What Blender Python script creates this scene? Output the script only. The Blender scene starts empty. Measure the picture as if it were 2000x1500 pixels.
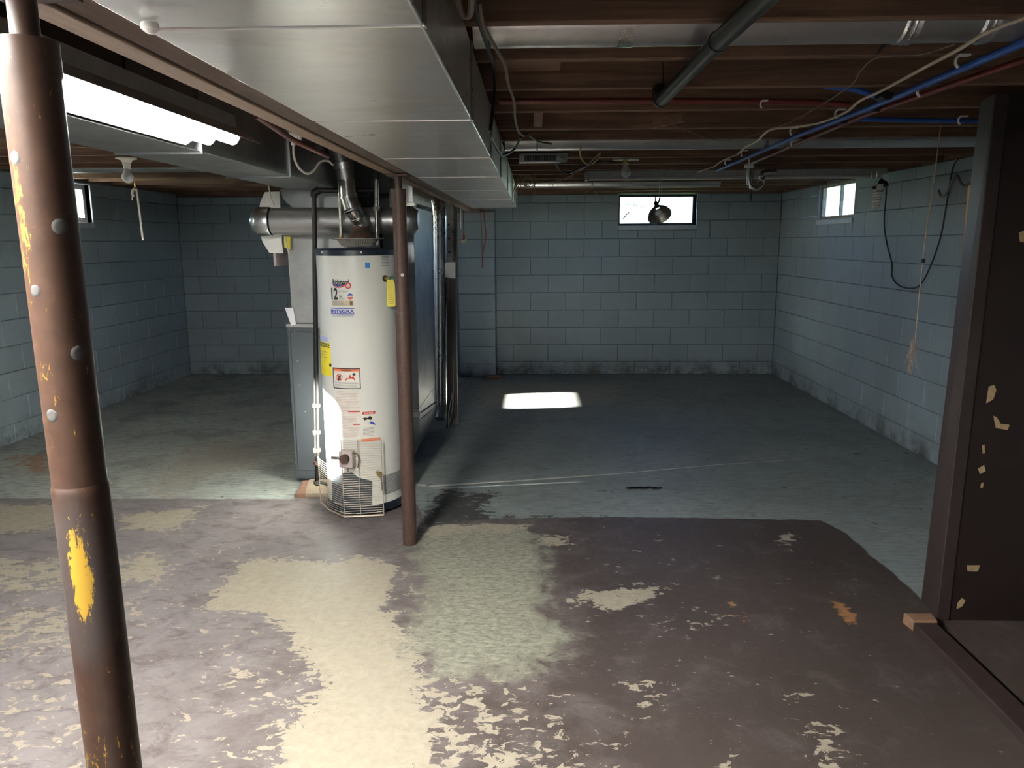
import bpy, bmesh, math, random
import numpy as np
from mathutils import Vector, Matrix
from mathutils.geometry import intersect_point_line
random.seed(7)
SC = bpy.context.scene
COL = SC.collection

# ------------------------------------------------------------------ camera
F = 1491.0
CAM_Z = 1.54
_d = np.array([42., 278., F]); _d /= np.linalg.norm(_d)
_u = np.array([-45., 7995., -F]); _u /= np.linalg.norm(_u)
_u = _u - _d * _u.dot(_d); _u /= np.linalg.norm(_u)
_x = np.cross(_u, _d)
if _x[0] < 0: _x = -_x
R3 = np.stack([_x, _d, _u])
cam_data = bpy.data.cameras.new('camera')
cam = bpy.data.objects.new('camera', cam_data); COL.objects.link(cam)
cam_data.sensor_width = 36.0
cam_data.lens = F / 2000.0 * 36.0
cam_data.clip_start = 0.02
right, up, fwd = R3[:, 0], R3[:, 1], R3[:, 2]
cam.matrix_world = Matrix(((right[0], up[0], -fwd[0], 0), (right[1], up[1], -fwd[1], 0), (right[2], up[2], -fwd[2], CAM_Z), (0, 0, 0, 1)))
SC.camera = cam

# ------------------------------------------------------------------ exposure, sky, sun
SC.view_settings.view_transform = 'Standard'
SC.view_settings.look = 'None'
SC.view_settings.gamma = 1.0
SC.view_settings.use_curve_mapping = False
SC.view_settings.exposure = 1.18
world = bpy.data.worlds.new('sky'); SC.world = world; world.use_nodes = True
nt = world.node_tree; nt.nodes.clear()
wo = nt.nodes.new('ShaderNodeOutputWorld'); wb = nt.nodes.new('ShaderNodeBackground')
skyt = nt.nodes.new('ShaderNodeTexSky'); skyt.sky_type = 'NISHITA'; skyt.sun_disc = False
skyt.sun_elevation = math.radians(24.5); skyt.sun_rotation = math.radians(261.8)
tint = nt.nodes.new('ShaderNodeMix'); tint.data_type = 'RGBA'; tint.blend_type = 'MULTIPLY'; tint.inputs[0].default_value = 1.0
tint.inputs[7].default_value = (0.80, 0.96, 1.30, 1)   # the camera's warm white balance leaves daylight bluish
nt.links.new(skyt.outputs[0], tint.inputs[6]); nt.links.new(tint.outputs[2], wb.inputs['Color']); wb.inputs['Strength'].default_value = 1.15
nt.links.new(wb.outputs[0], wo.inputs[0])
SUN_DIR = Vector((4.17, 0.60, -1.87)).normalized()
sd = bpy.data.lights.new('sun', 'SUN'); sd.energy = 150.0; sd.angle = math.radians(1.4); sd.color = (1.0, 0.955, 0.89)
sun = bpy.data.objects.new('sun', sd); COL.objects.link(sun)
sun.rotation_euler = SUN_DIR.to_track_quat('-Z', 'Y').to_euler()
LAMP_STRENGTH = 135.0
SC.cycles.diffuse_bounces = 5
SC.cycles.max_bounces = 10
SC.cycles.adaptive_threshold = 0.02

# ------------------------------------------------------------------ pixel -> point on a plane of the room
def _ray(px, py):
    return R3 @ np.array([(px - 1000.) / F, (750. - py) / F, 1.])
def at_z(px, py, z):
    r = _ray(px, py); t = (z - CAM_Z) / r[2]
    return Vector((r[0] * t, r[1] * t, z))
def at_y(px, py, y):
    r = _ray(px, py); t = y / r[1]
    return Vector((r[0] * t, y, CAM_Z + r[2] * t))
def at_x(px, py, x):
    r = _ray(px, py); t = x / r[0]
    return Vector((x, r[1] * t, CAM_Z + r[2] * t))

# ------------------------------------------------------------------ mesh builder
class MB:
    def __init__(s): s.v = []; s.f = []
    def add(s, vs, fs):
        n = len(s.v); s.v += [tuple(v) for v in vs]; s.f += [tuple(n + i for i in f) for f in fs]; return s
    def box(s, x0, x1, y0, y1, z0, z1):
        vs = [(x0,y0,z0),(x1,y0,z0),(x1,y1,z0),(x0,y1,z0),(x0,y0,z1),(x1,y0,z1),(x1,y1,z1),(x0,y1,z1)]
        return s.add(vs, [(0,3,2,1),(4,5,6,7),(0,1,5,4),(1,2,6,5),(2,3,7,6),(3,0,4,7)])
    def obox(s, c, ax, ay, az):   # oriented box: centre, three half-axis vectors
        c, ax, ay, az = Vector(c), Vector(ax), Vector(ay), Vector(az)
        vs = [c + sx*ax + sy*ay + sz*az for sz in (-1,1) for sx, sy in ((-1,-1),(1,-1),(1,1),(-1,1))]
        return s.add(vs, [(0,3,2,1),(4,5,6,7),(0,1,5,4),(1,2,6,5),(2,3,7,6),(3,0,4,7)])
    def prism(s, pts, dvec):   # polygon (3D points) extruded along dvec
        n = len(pts); pts = [Vector(p) for p in pts]; d = Vector(dvec)
        vs = pts + [p + d for p in pts]
        fs = [tuple(range(n))[::-1], tuple(range(n, 2*n))]
        fs += [(i, (i+1) % n, (i+1) % n + n, i + n) for i in range(n)]
        return s.add(vs, fs)
    def tube(s, pts, r, n=10, cap=True):
        pts = [Vector(p) for p in pts]; m = len(pts)
        rr = r if isinstance(r, (list, tuple)) else [r] * m
        t0 = (pts[1] - pts[0]).normalized()
        ref = Vector((0,0,1)) if abs(t0.z) < 0.9 else Vector((1,0,0))
        nrm = t0.cross(ref).normalized()
        vs = []
        for i, p in enumerate(pts):
            if i == 0: t = pts[1] - pts[0]
            elif i == m-1: t = pts[-1] - pts[-2]
            else: t = (pts[i+1] - p).normalized() + (p - pts[i-1]).normalized()
            if t.length < 1e-9: t = Vector((0,0,1))
            t.normalize()
            nrm = (nrm - t * nrm.dot(t))
            if nrm.length < 1e-6: nrm = t.orthogonal()
            nrm.normalize(); b = t.cross(nrm)
            for k in range(n):
                a = 2*math.pi*k/n
                vs.append(p + (nrm*math.cos(a) + b*math.sin(a)) * rr[i])
        fs = [(i*n+k, i*n+(k+1) % n, (i+1)*n+(k+1) % n, (i+1)*n+k) for i in range(m-1) for k in range(n)]
        if cap: fs += [tuple(range(n))[::-1], tuple(range((m-1)*n, m*n))]
        return s.add(vs, fs)
    def lathe(s, prof, c=(0,0,0), n=32, axis='z', a0=0., a1=2*math.pi):
        full = abs(a1 - a0 - 2*math.pi) < 1e-6
        m = n if full else n + 1; vs = []
        for r, h in prof:
            for k in range(m):
                a = a0 + (a1 - a0)*k/n
                p = (r*math.cos(a), r*math.sin(a), h)
                if axis == 'x': p = (p[2], p[0], p[1])
                if axis == 'y': p = (p[0], p[2], p[1])
                vs.append((c[0]+p[0], c[1]+p[1], c[2]+p[2]))
        fs = []
        for i in range(len(prof)-1):
            for k in range(n):
                k2 = (k+1) % m
                fs.append((i*m+k, i*m+k2, (i+1)*m+k2, (i+1)*m+k))
        return s.add(vs, fs)
    def build(s, name, mat, parent=None, smooth=False, bevel=0.0):
        me = bpy.data.meshes.new(name); me.from_pydata(s.v, [], s.f); me.update()
        bm = bmesh.new(); bm.from_mesh(me); bmesh.ops.recalc_face_normals(bm, faces=bm.faces); bm.to_mesh(me); bm.free()
        if smooth:
            me.shade_smooth(); me.set_sharp_from_angle(angle=math.radians(40))
        o = bpy.data.objects.new(name, me); COL.objects.link(o)
        if mat: me.materials.append(mat)
        if bevel:
            m = o.modifiers.new('bevel', 'BEVEL'); m.width = bevel; m.segments = 2; m.limit_method = 'ANGLE'
        if parent is not None:
            o.parent = parent
            o.matrix_parent_inverse = Matrix.Translation(-parent.location) if parent.type == 'EMPTY' else Matrix.Identity(4)
        return o
def thing(name, label, cat, loc, group=None):
    o = bpy.data.objects.new(name, None); COL.objects.link(o); o.location = loc; o.empty_display_size = 0.1
    o['label'] = label; o['category'] = cat
    if group: o['group'] = group
    return o
def tag(o, label, cat, group=None):
    o['label'] = label; o['category'] = cat
    if group: o['group'] = group
    return o
def struct(o):
    o['kind'] = 'structure'; return o
def spline(pts, n=8):   # Catmull-Rom through the points
    P = [Vector(p) for p in pts]; P = [2*P[0]-P[1]] + P + [2*P[-1]-P[-2]]; out = []
    for i in range(1, len(P)-2):
        for k in range(n):
            t = k/n; a, b, c, d = P[i-1], P[i], P[i+1], P[i+2]
            out.append(0.5*((2*b) + (c-a)*t + (2*a-5*b+4*c-d)*t*t + (3*b-a-3*c+d)*t**3))
    out.append(P[-2]); return out
def arc(c, r, a0, a1, u, v, n=10):
    c, u, v = Vector(c), Vector(u), Vector(v)
    return [c + u*(r*math.cos(a0+(a1-a0)*k/n)) + v*(r*math.sin(a0+(a1-a0)*k/n)) for k in range(n+1)]

# ------------------------------------------------------------------ materials
def S(r, g, b):   # sRGB 0-255 to linear
    f = lambda c: (c/255/12.92) if c/255 <= 0.04045 else ((c/255+0.055)/1.055)**2.4
    return (f(r), f(g), f(b), 1)
class NT:
    def __init__(s, name):
        s.m = bpy.data.materials.new(name); s.m.use_nodes = True; s.t = s.m.node_tree; s.t.nodes.clear()
        s.out = s.n('ShaderNodeOutputMaterial'); s.b = s.n('ShaderNodeBsdfPrincipled'); s.l(s.b.outputs[0], s.out.inputs[0])
    def n(s, k, **kw):
        x = s.t.nodes.new(k)
        for a, v in kw.items(): setattr(x, a, v)
        return x
    def l(s, a, b): s.t.links.new(a, b)
    def val(s, inp, v):
        if hasattr(v, 'is_output') or isinstance(v, bpy.types.NodeSocket): s.l(v, inp)
        else: inp.default_value = v
    def coord(s, kind='Object', scale=(1,1,1)):
        if kind == 'World': o = s.n('ShaderNodeNewGeometry').outputs['Position']
        else: o = s.n('ShaderNodeTexCoord').outputs[kind]
        mp = s.n('ShaderNodeMapping'); mp.inputs['Scale'].default_value = scale; s.l(o, mp.inputs[0]); return mp.outputs[0]
    def noise(s, co, scale, detail=6, rough=0.6, dist=0.0):
        x = s.n('ShaderNodeTexNoise'); s.l(co, x.inputs['Vector']); x.inputs['Scale'].default_value = scale
        x.inputs['Detail'].default_value = detail; x.inputs['Roughness'].default_value = rough; x.inputs['Distortion'].default_value = dist
        return x.outputs[0]
    def ramp(s, v, a, b, ca=(0,0,0,1), cb=(1,1,1,1)):
        x = s.n('ShaderNodeValToRGB'); e = x.color_ramp.elements
        e[0].position = a; e[0].color = ca; e[1].position = b; e[1].color = cb; s.l(v, x.inputs[0]); return x.outputs[0]
    def math(s, op, a, b=None, clamp=False):
        x = s.n('ShaderNodeMath', operation=op, use_clamp=clamp); s.val(x.inputs[0], a)
        if b is not None: s.val(x.inputs[1], b)
        return x.outputs[0]
    def mix(s, f, a, b):
        x = s.n('ShaderNodeMix', data_type='RGBA'); s.val(x.inputs[0], f); s.val(x.inputs[6], a); s.val(x.inputs[7], b); return x.outputs[2]
    def bump(s, h, strength=0.3, dist=0.01):
        x = s.n('ShaderNodeBump'); x.inputs['Strength'].default_value = strength; x.inputs['Distance'].default_value = dist
        s.l(h, x.inputs['Height']); s.l(x.outputs[0], s.b.inputs['Normal'])
    def set(s, **kw):
        for k, v in kw.items(): s.val(s.b.inputs[k.replace('_', ' ')], v)
        return s
def simple(name, col, rough=0.5, metal=0.0, var=0.15, scale=20, bump=0.1, col2=None, stretch=(1,1,1), dist=0.003):
    t = NT(name); co = t.coord('Object', stretch); nz = t.noise(co, scale)
    c2 = col2 or tuple(min(1, c*(1-var)) for c in col[:3]) + (1,)
    t.set(Base_Color=t.mix(t.ramp(nz, 0.35, 0.68), col, c2), Roughness=rough, Metallic=metal)
    if bump: t.bump(nz, bump, dist)
    return t.m
def metal(name, col, rough, scale=6, stretch=(1,1,1), var=0.25, stain=None, met=1.0):
    t = NT(name); co = t.coord('World', stretch); nz = t.noise(co, scale, 8, 0.65); n2 = t.noise(co, scale*9, 3)
    base = t.mix(t.ramp(nz, 0.35, 0.7), col, tuple(c*(1-var) for c in col[:3]) + (1,))
    if stain: base = t.mix(t.ramp(t.noise(co, scale*0.7, 10, 0.7, 0.5), 0.55, 0.8), base, stain)
    t.set(Base_Color=base, Metallic=met, Roughness=t.math('ADD', t.math('MULTIPLY', n2, 0.18), t.math('ADD', t.math('MULTIPLY', nz, 0.2), rough - 0.19)))
    t.bump(nz, 0.12, 0.01)
    return t.m
M = {}
M['duct'] = metal('galvanised_sheet', (0.70, 0.69, 0.67, 1), 0.32, 3, (0.6, 1.6, 1), 0.12, (0.50, 0.46, 0.42, 1), 0.82)
M['duct_round'] = metal('round_duct_metal', (0.55, 0.55, 0.55, 1), 0.36, 3, (1,1,1), 0.25, (0.33, 0.3, 0.24, 1), 0.85)
M['duct_dark'] = metal('dull_galvanised_sheet', (0.33, 0.34, 0.345, 1), 0.42, 5, (1,1,1), 0.3)
M['duct_shiny'] = metal('bright_galvanised_pipe', (0.66, 0.68, 0.70, 1), 0.30, 4, (1,1,1), 0.15)
M['chrome'] = metal('bright_flue_pipe', (0.72, 0.72, 0.70, 1), 0.24, 9, (1,1,1), 0.3)
M['seam'] = metal('duct_seam_metal', (0.62, 0.6, 0.56, 1), 0.3, 8)
M['zinc'] = metal('zinc_fitting', (0.45, 0.43, 0.38, 1), 0.38, 20, (1,1,1), 0.5)
M['foil'] = metal('aluminium_foil', (0.78, 0.72, 0.64, 1), 0.42, 20, (1,1,1), 0.25, None, 0.6)
def wood(name, c1, c2, grain, rough=0.75, knots=True):
    t = NT(name); co = t.coord('World', grain)
    g = t.noise(co, 9, 8, 0.65, 0.6); b = t.noise(t.coord('World', (1,1,1)), 2.2, 3)
    col = t.mix(t.ramp(g, 0.3, 0.72), c1, c2)
    col = t.mix(t.math('MULTIPLY', t.ramp(b, 0.45, 0.75), 0.5), col, tuple(x*0.45 for x in c1[:3]) + (1,))
    if knots:
        v = t.n('ShaderNodeTexVoronoi'); t.l(t.coord('World', (grain[0]*3+0.6, grain[1]*2+0.6, 3.5)), v.inputs['Vector']); v.inputs['Scale'].default_value = 0.9
        col = t.mix(t.ramp(v.outputs['Distance'], 0.04, 0.09, (0.85,0.85,0.85,1), (0,0,0,1)), col, tuple(x*0.22 for x in c1[:3]) + (1,))
    t.set(Base_Color=col, Roughness=rough); t.bump(g, 0.25, 0.004); return t.m
M['joist'] = wood('old_joist_wood', (0.23, 0.125, 0.072, 1), (0.055, 0.027, 0.016, 1), (0.25, 4, 4))
M['girder'] = wood('girder_wood', (0.33, 0.235, 0.165, 1), (0.21, 0.14, 0.095, 1), (4, 0.25, 4))
M['girder_dark'] = wood('girder_wood_dark', (0.17, 0.12, 0.095, 1), (0.10, 0.065, 0.05, 1), (4, 0.25, 4))
M['chip'] = simple('bare_wood_chip', (0.36, 0.25, 0.13, 1), 0.8, 0, 0.3, 60)
M['subfloor'] = wood('subfloor_wood', (0.16, 0.07, 0.035, 1), (0.09, 0.04, 0.02, 1), (4, 0.3, 4))
M['oldboard'] = wood('old_dark_board', (0.075, 0.055, 0.045, 1), (0.045, 0.032, 0.026, 1), (4, 4, 0.3), 0.6)
M['scrap'] = wood('scrap_wood', (0.22, 0.12, 0.07, 1), (0.13, 0.07, 0.045, 1), (0.4, 4, 4))
M['tanwood'] = wood('pale_wood', (0.42, 0.22, 0.09, 1), (0.3, 0.15, 0.06, 1), (4, 4, 0.3))
M['black'] = simple('black_iron', (0.018, 0.015, 0.014, 1), 0.45, 0.3, 0.4, 30)
M['darkpipe'] = simple('dark_grey_pipe', (0.018, 0.018, 0.019, 1), 0.45, 0.0, 0.4, 14)
M['rubber'] = simple('black_cable', (0.012, 0.012, 0.013, 1), 0.5)
M['graycable'] = simple('grey_brown_cable', (0.17, 0.13, 0.1, 1), 0.6)
M['whitecable'] = simple('ivory_cable', (0.55, 0.48, 0.37, 1), 0.5)
M['tancable'] = simple('tan_wire', (0.33, 0.25, 0.17, 1), 0.6)
M['yellowwire'] = simple('yellow_brown_wire', (0.36, 0.22, 0.05, 1), 0.5)
M['redcord'] = simple('red_cord', (0.42, 0.05, 0.04, 1), 0.5)
M['pexblue'] = simple('blue_plastic_pipe', (0.03, 0.11, 0.42, 1), 0.35)
M['pexred'] = simple('red_plastic_pipe', (0.15, 0.024, 0.018, 1), 0.4)
M['white'] = simple('white_plastic', (0.75, 0.73, 0.69, 1), 0.45, 0, 0.06)
M['porcelain'] = simple('white_porcelain', (0.72, 0.7, 0.63, 1), 0.3, 0, 0.06)
M['string'] = simple('cotton_string', (0.66, 0.62, 0.54, 1), 0.9, 0, 0.3, 90)
M['twine'] = simple('tan_twine', (0.5, 0.36, 0.24, 1), 0.9, 0, 0.3, 90)
M['furnace'] = simple('grey_furnace_enamel', (0.046, 0.054, 0.061, 1), 0.45, 0.1, 0.1, 6, 0.03)
M['furnace_top'] = metal('furnace_plenum_metal', (0.42, 0.42, 0.41, 1), 0.45, 5, (1,1,1), 0.3)
M['paper'] = simple('white_paper', (0.72, 0.71, 0.75, 1), 0.8, 0, 0.08)
M['brass'] = simple('brass', (0.55, 0.42, 0.14, 1), 0.3, 0.9)
M['blackcap'] = simple('navy_black_cap', (0.012, 0.018, 0.03, 1), 0.35)
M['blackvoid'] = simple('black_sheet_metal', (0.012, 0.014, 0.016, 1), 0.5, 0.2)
M['rust'] = simple('rusty_steel', (0.10, 0.055, 0.04, 1), 0.7, 0.2, 0.5, 30, 0.3)
M['yellowtag'] = simple('yellow_tag', (0.62, 0.52, 0.03, 1), 0.5, 0, 0.12, 40)
M['greenthing'] = simple('green_plastic', (0.03, 0.12, 0.06, 1), 0.5)
M['cage'] = simple('cream_wire', (0.45, 0.37, 0.28, 1), 0.4, 0.3, 0.2, 30)
M['control'] = simple('grey_control_box', (0.50, 0.42, 0.40, 1), 0.5, 0.1)
M['darkgrey'] = simple('dark_grey_louvre', (0.06, 0.07, 0.08, 1), 0.5)
M['dirtywhite'] = simple('dusty_white_enamel', (0.40, 0.40, 0.38, 1), 0.5, 0, 0.2)
M['hoodgrey'] = simple('grey_lamp_enamel', (0.62, 0.60, 0.57, 1), 0.4, 0, 0.15)
M['sill'] = simple('window_sill_paint', (0.42, 0.46, 0.50, 1), 0.6, 0, 0.2)
M['frame_dark'] = simple('dark_steel_window_frame', (0.035, 0.05, 0.065, 1), 0.45, 0.2)
M['frame_wood'] = simple('weathered_window_frame', (0.33, 0.27, 0.2, 1), 0.6, 0, 0.5, 30)
M['frame_white'] = simple('white_window_frame', (0.62, 0.6, 0.58, 1), 0.5, 0, 0.2)
M['steelpost'] = simple('painted_angle_steel', (0.22, 0.215, 0.21, 1), 0.5, 0.2, 0.2, 12)
M['concrete'] = simple('pad_concrete', (0.32, 0.25, 0.18, 1), 0.9, 0, 0.3, 25, 0.3)
M['brickred'] = simple('red_brown_edge', (0.24, 0.13, 0.085, 1), 0.9, 0, 0.3, 25, 0.3)
M['soot'] = simple('black_debris', (0.015, 0.014, 0.014, 1), 0.9)
M['sun_streak'] = simple('sun_streak_pale', (0.62, 0.6, 0.52, 1), 0.8, 0, 0.2, 30)  # pale colour of the painted sunlight streak
M['ink_red'] = simple('red_print', (0.55, 0.05, 0.04, 1), 0.5)
M['ink_orange'] = simple('orange_print', (0.8, 0.2, 0.08, 1), 0.5)
M['ink_blue'] = simple('blue_print', (0.03, 0.05, 0.38, 1), 0.5)
M['ink_sky'] = simple('sky_blue_print', (0.03, 0.2, 0.55, 1), 0.5)
M['ink_black'] = simple('black_print', (0.02, 0.02, 0.02, 1), 0.5)
M['ink_grey'] = simple('grey_print', (0.3, 0.3, 0.3, 1), 0.5)
M['ink_pink'] = simple('pale_red_print', (0.60, 0.47, 0.44, 1), 0.5)
M['label_tan'] = simple('tan_label', (0.55, 0.46, 0.30, 1), 0.5)
M['label_cream'] = simple('cream_label', (0.72, 0.69, 0.60, 1), 0.45)
M['label_yellow'] = simple('yellow_label', (0.85, 0.70, 0.03, 1), 0.5, 0, 0.05)
M['label_lilac'] = simple('lilac_label', (0.45, 0.5, 0.75, 1), 0.5)
t = NT('heater_enamel'); nz = t.noise(t.coord('Object', (1,1,1)), 3, 5); n2 = t.noise(t.coord('World', (6,6,0.8)), 4, 8, 0.7)
t.set(Base_Color=t.mix(t.math('MULTIPLY', t.ramp(n2, 0.62, 0.8), 0.35), (0.66, 0.655, 0.60, 1), (0.4, 0.33, 0.22, 1)), Roughness=0.27); t.bump(nz, 0.04, 0.01)
M['heater'] = t.m
# emissive tube (lit lamp)
t = NT('lit_tube'); t.set(Base_Color=(0.9,0.9,0.9,1), Emission_Color=(1.0, 0.985, 0.93, 1), Emission_Strength=LAMP_STRENGTH); M['tube_lit'] = t.m
t = NT('unlit_tube_glass'); t.set(Base_Color=(0.45,0.43,0.43,1), Roughness=0.25); M['tube_off'] = t.m
def thin_glass(name, tint, gloss, fog=0.0):
    t = NT(name); t.t.nodes.remove(t.b)
    tr = t.n('ShaderNodeBsdfTransparent'); tr.inputs[0].default_value = tint
    gl = t.n('ShaderNodeBsdfGlossy'); gl.inputs['Roughness'].default_value = 0.05
    fr = t.n('ShaderNodeFresnel'); fr.inputs[0].default_value = 1.45
    mx = t.n('ShaderNodeMixShader'); t.l(t.math('ADD', t.math('MULTIPLY', fr.outputs[0], gloss), 0.0, True), mx.inputs[0])
    t.l(tr.outputs[0], mx.inputs[1]); t.l(gl.outputs[0], mx.inputs[2])
    last = mx.outputs[0]
    if fog:
        df = t.n('ShaderNodeBsdfDiffuse'); df.inputs[0].default_value = (0.8,0.8,0.8,1)
        m2 = t.n('ShaderNodeMixShader'); m2.inputs[0].default_value = fog; t.l(last, m2.inputs[1]); t.l(df.outputs[0], m2.inputs[2]); last = m2.outputs[0]
    t.l(last, t.out.inputs[0]); return t.m
M['pane'] = thin_glass('window_glass', (0.93, 0.96, 0.97, 1), 0.8)
M['bulb_clear'] = thin_glass('clear_bulb_glass', (0.8, 0.82, 0.82, 1), 1.6, 0.35)
M['bulb_frost'] = simple('frosted_bulb_glass', (0.62, 0.63, 0.64, 1), 0.15, 0, 0.03)
# painted block
def block_mat(name, dirt_axis):
    t = NT(name); w = t.coord('World'); oi = t.n('ShaderNodeObjectInfo').outputs['Random']
    pores = t.noise(w, 130, 3, 0.6); blot = t.noise(w, 1.6, 5, 0.6); fine = t.noise(w, 14, 6, 0.7)
    base = t.mix(t.ramp(blot, 0.3, 0.75), (0.275, 0.330, 0.355, 1), (0.225, 0.272, 0.295, 1))
    base = t.mix(t.math('MULTIPLY', oi, 0.22), base, (0.165, 0.213, 0.24, 1))
    z = t.n('ShaderNodeSeparateXYZ'); t.l(t.n('ShaderNodeNewGeometry').outputs['Position'], z.inputs[0])
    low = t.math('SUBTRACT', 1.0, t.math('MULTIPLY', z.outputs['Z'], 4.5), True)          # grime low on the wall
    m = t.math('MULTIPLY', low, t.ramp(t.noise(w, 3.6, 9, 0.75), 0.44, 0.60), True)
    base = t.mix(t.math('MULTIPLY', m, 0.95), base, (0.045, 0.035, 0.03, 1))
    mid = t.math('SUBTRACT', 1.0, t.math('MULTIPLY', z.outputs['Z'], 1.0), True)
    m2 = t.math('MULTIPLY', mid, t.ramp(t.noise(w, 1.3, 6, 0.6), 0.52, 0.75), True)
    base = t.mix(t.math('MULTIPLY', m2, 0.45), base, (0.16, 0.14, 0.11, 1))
    base = t.mix(t.math('MULTIPLY', t.ramp(t.noise(w, 45, 5, 0.8), 0.60, 0.70), 0.55), base, (0.14, 0.15, 0.14, 1))
    t.set(Base_Color=base, Roughness=0.62, Specular_IOR_Level=0.3); t.bump(t.math('ADD', pores, t.math('MULTIPLY', fine, 0.6)), 0.35, 0.004)
    return t.m
M['block'] = block_mat('painted_block', 0)
M['mortar'] = simple('painted_mortar', (0.13, 0.155, 0.16, 1), 0.8, 0, 0.4, 9, 0.3)
M['plainwall'] = simple('painted_wall', (0.33, 0.40, 0.43, 1), 0.7, 0, 0.15, 4)

# ------------------------------------------------------------------ room shell
XL, XR, YF, YB, ZJ, ZC = -4.10, 2.79, -1.8, 8.90, 2.065, 2.30
BL, BH, G = 0.4075, 0.2027, 0.003
Z0 = 0.149 - BH
def chamfer_block(w, h, d=0.016, g=G, c=0.004):
    mb = MB(); x, z = w/2 - g/2, h/2 - g/2
    o = [(-x,-z),(x,-z),(x,z),(-x,z)]; i = [(-x+c,-z+c),(x-c,-z+c),(x-c,z-c),(-x+c,z-c)]
    vs = [(a,d,b) for a,b in o] + [(a,c,b) for a,b in o] + [(a,0,b) for a,b in i]
    fs = [(k,(k+1)%4,(k+1)%4+4,k+4) for k in range(4)] + [(k+4,(k+1)%4+4,(k+1)%4+8,k+8) for k in range(4)] + [(8,9,10,11)]
    mb.add(vs, fs); return mb
_bc = {}
def block(w, h, parent, loc, rot):
    key = (round(w, 3), round(h, 3))
    if key not in _bc:
        mb = chamfer_block(w, h); me = bpy.data.meshes.new('concrete_block'); me.from_pydata(mb.v, [], mb.f)
        me.materials.append(M['block']); bm = bmesh.new(); bm.from_mesh(me); bmesh.ops.recalc_face_normals(bm, faces=bm.faces); bm.to_mesh(me); bm.free()
        _bc[key] = me
    o = bpy.data.objects.new('concrete_block', _bc[key]); COL.objects.link(o); o.parent = parent
    o.location = loc; o.rotation_euler = (0, 0, rot); return o
def courses(u0, u1, place, holes=(), zmax=2.07, zmin=0.0, phase=0.0):
    k = 0; z = Z0
    while z < zmax - 0.01:
        a0, a1 = max(z, zmin), min(z + BH, zmax)
        off = phase + (0.5 * BL if k % 2 else 0.0); u = u0 - ((u0 - off) % BL)
        while u < u1 - 0.005:
            b0, b1 = max(u, u0), min(u + BL, u1)
            segs = [(b0, b1, a0, a1)]
            for hx0, hx1, hz0, hz1 in holes:
                ns = []
                for s0, s1, t0, t1 in segs:
                    if s1 <= hx0 or s0 >= hx1 or t1 <= hz0 or t0 >= hz1: ns.append((s0, s1, t0, t1)); continue
                    if s0 < hx0: ns.append((s0, hx0, t0, t1))
                    if s1 > hx1: ns.append((hx1, s1, t0, t1))
                    m0, m1 = max(s0, hx0), min(s1, hx1)
                    if t0 < hz0: ns.append((m0, m1, t0, hz0))
                    if t1 > hz1: ns.append((m0, m1, hz1, t1))
                segs = ns
            for s0, s1, t0, t1 in segs:
                if s1 - s0 > 0.02 and t1 - t0 > 0.02: place((s0+s1)/2, (t0+t1)/2, s1-s0, t1-t0)
            u += BL
        z += BH; k += 1
def wall_slab(name, axis, pos, thick, u0, u1, z0, z1, holes, mat):   # wall with openings, made of pieces around the holes
    mb = MB(); us = sorted({u0, u1} | {h[0] for h in holes} | {h[1] for h in holes}); zs = sorted({z0, z1} | {h[2] for h in holes} | {h[3] for h in holes})
    for i in range(len(us)-1):
        for j in range(len(zs)-1):
            cu, cz = (us[i]+us[i+1])/2, (zs[j]+zs[j+1])/2
            if any(h[0] < cu < h[1] and h[2] < cz < h[3] for h in holes): continue
            a, b = sorted((pos, pos + thick))
            if axis == 'y': mb.box(us[i], us[i+1], a, b, zs[j], zs[j+1])
            else: mb.box(a, b, us[i], us[i+1], zs[j], zs[j+1])
    return struct(mb.build(name, mat))
# openings: (from, to, sill, head)
H_BACK = [(0.965, 1.845, 1.665, 2.062)]
H_RIGHT = [(6.90, 7.75, 1.69, 2.062)]
H_LEFT = [(6.40, 7.16, 1.73, 2.075), (3.70, 4.12, 1.54, 2.075), (-1.0, -0.2, 1.10, 2.075)]
D = 0.012   # mortar face sits behind the block faces
wall_back = wall_slab('wall_back', 'y', YB + D, 0.2, XL - 0.2, XR + 0.2, 0, ZC + 0.05, H_BACK, M['mortar'])
wall_right = wall_slab('wall_right', 'x', XR + D, 0.2, YF, YB + D, 0, ZC + 0.05, [(6.90, 8.30, 1.69, 2.062)], M['mortar'])
wall_left = wall_slab('wall_left', 'x', XL - D, -0.2, YF, YB + D, 0, ZC + 0.05, H_LEFT, M['mortar'])
wall_front = wall_slab('wall_front', 'y', YF, -0.2, XL - 0.2, XR + 0.2, 0, ZC + 0.05, [], M['plainwall'])
PX0, PX1, PYF = -0.855, -0.437, 8.72
courses(XL, XR, lambda u, z, w, h: block(w, h, wall_back, (u, YB, z), 0), H_BACK + [(PX0, PX1, -1, 1.87)], 2.062, 0.0, phase=-0.0335)
courses(4.5, YB, lambda u, z, w, h: block(w, h, wall_right, (XR, u, z), -math.pi/2), H_RIGHT, 2.062, 0.0, phase=0.13)
courses(4.5, YB, lambda u, z, w, h: block(w, h, wall_left, (XL, u, z), math.pi/2), H_LEFT, 2.10, 0.0, phase=0.05)
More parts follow.
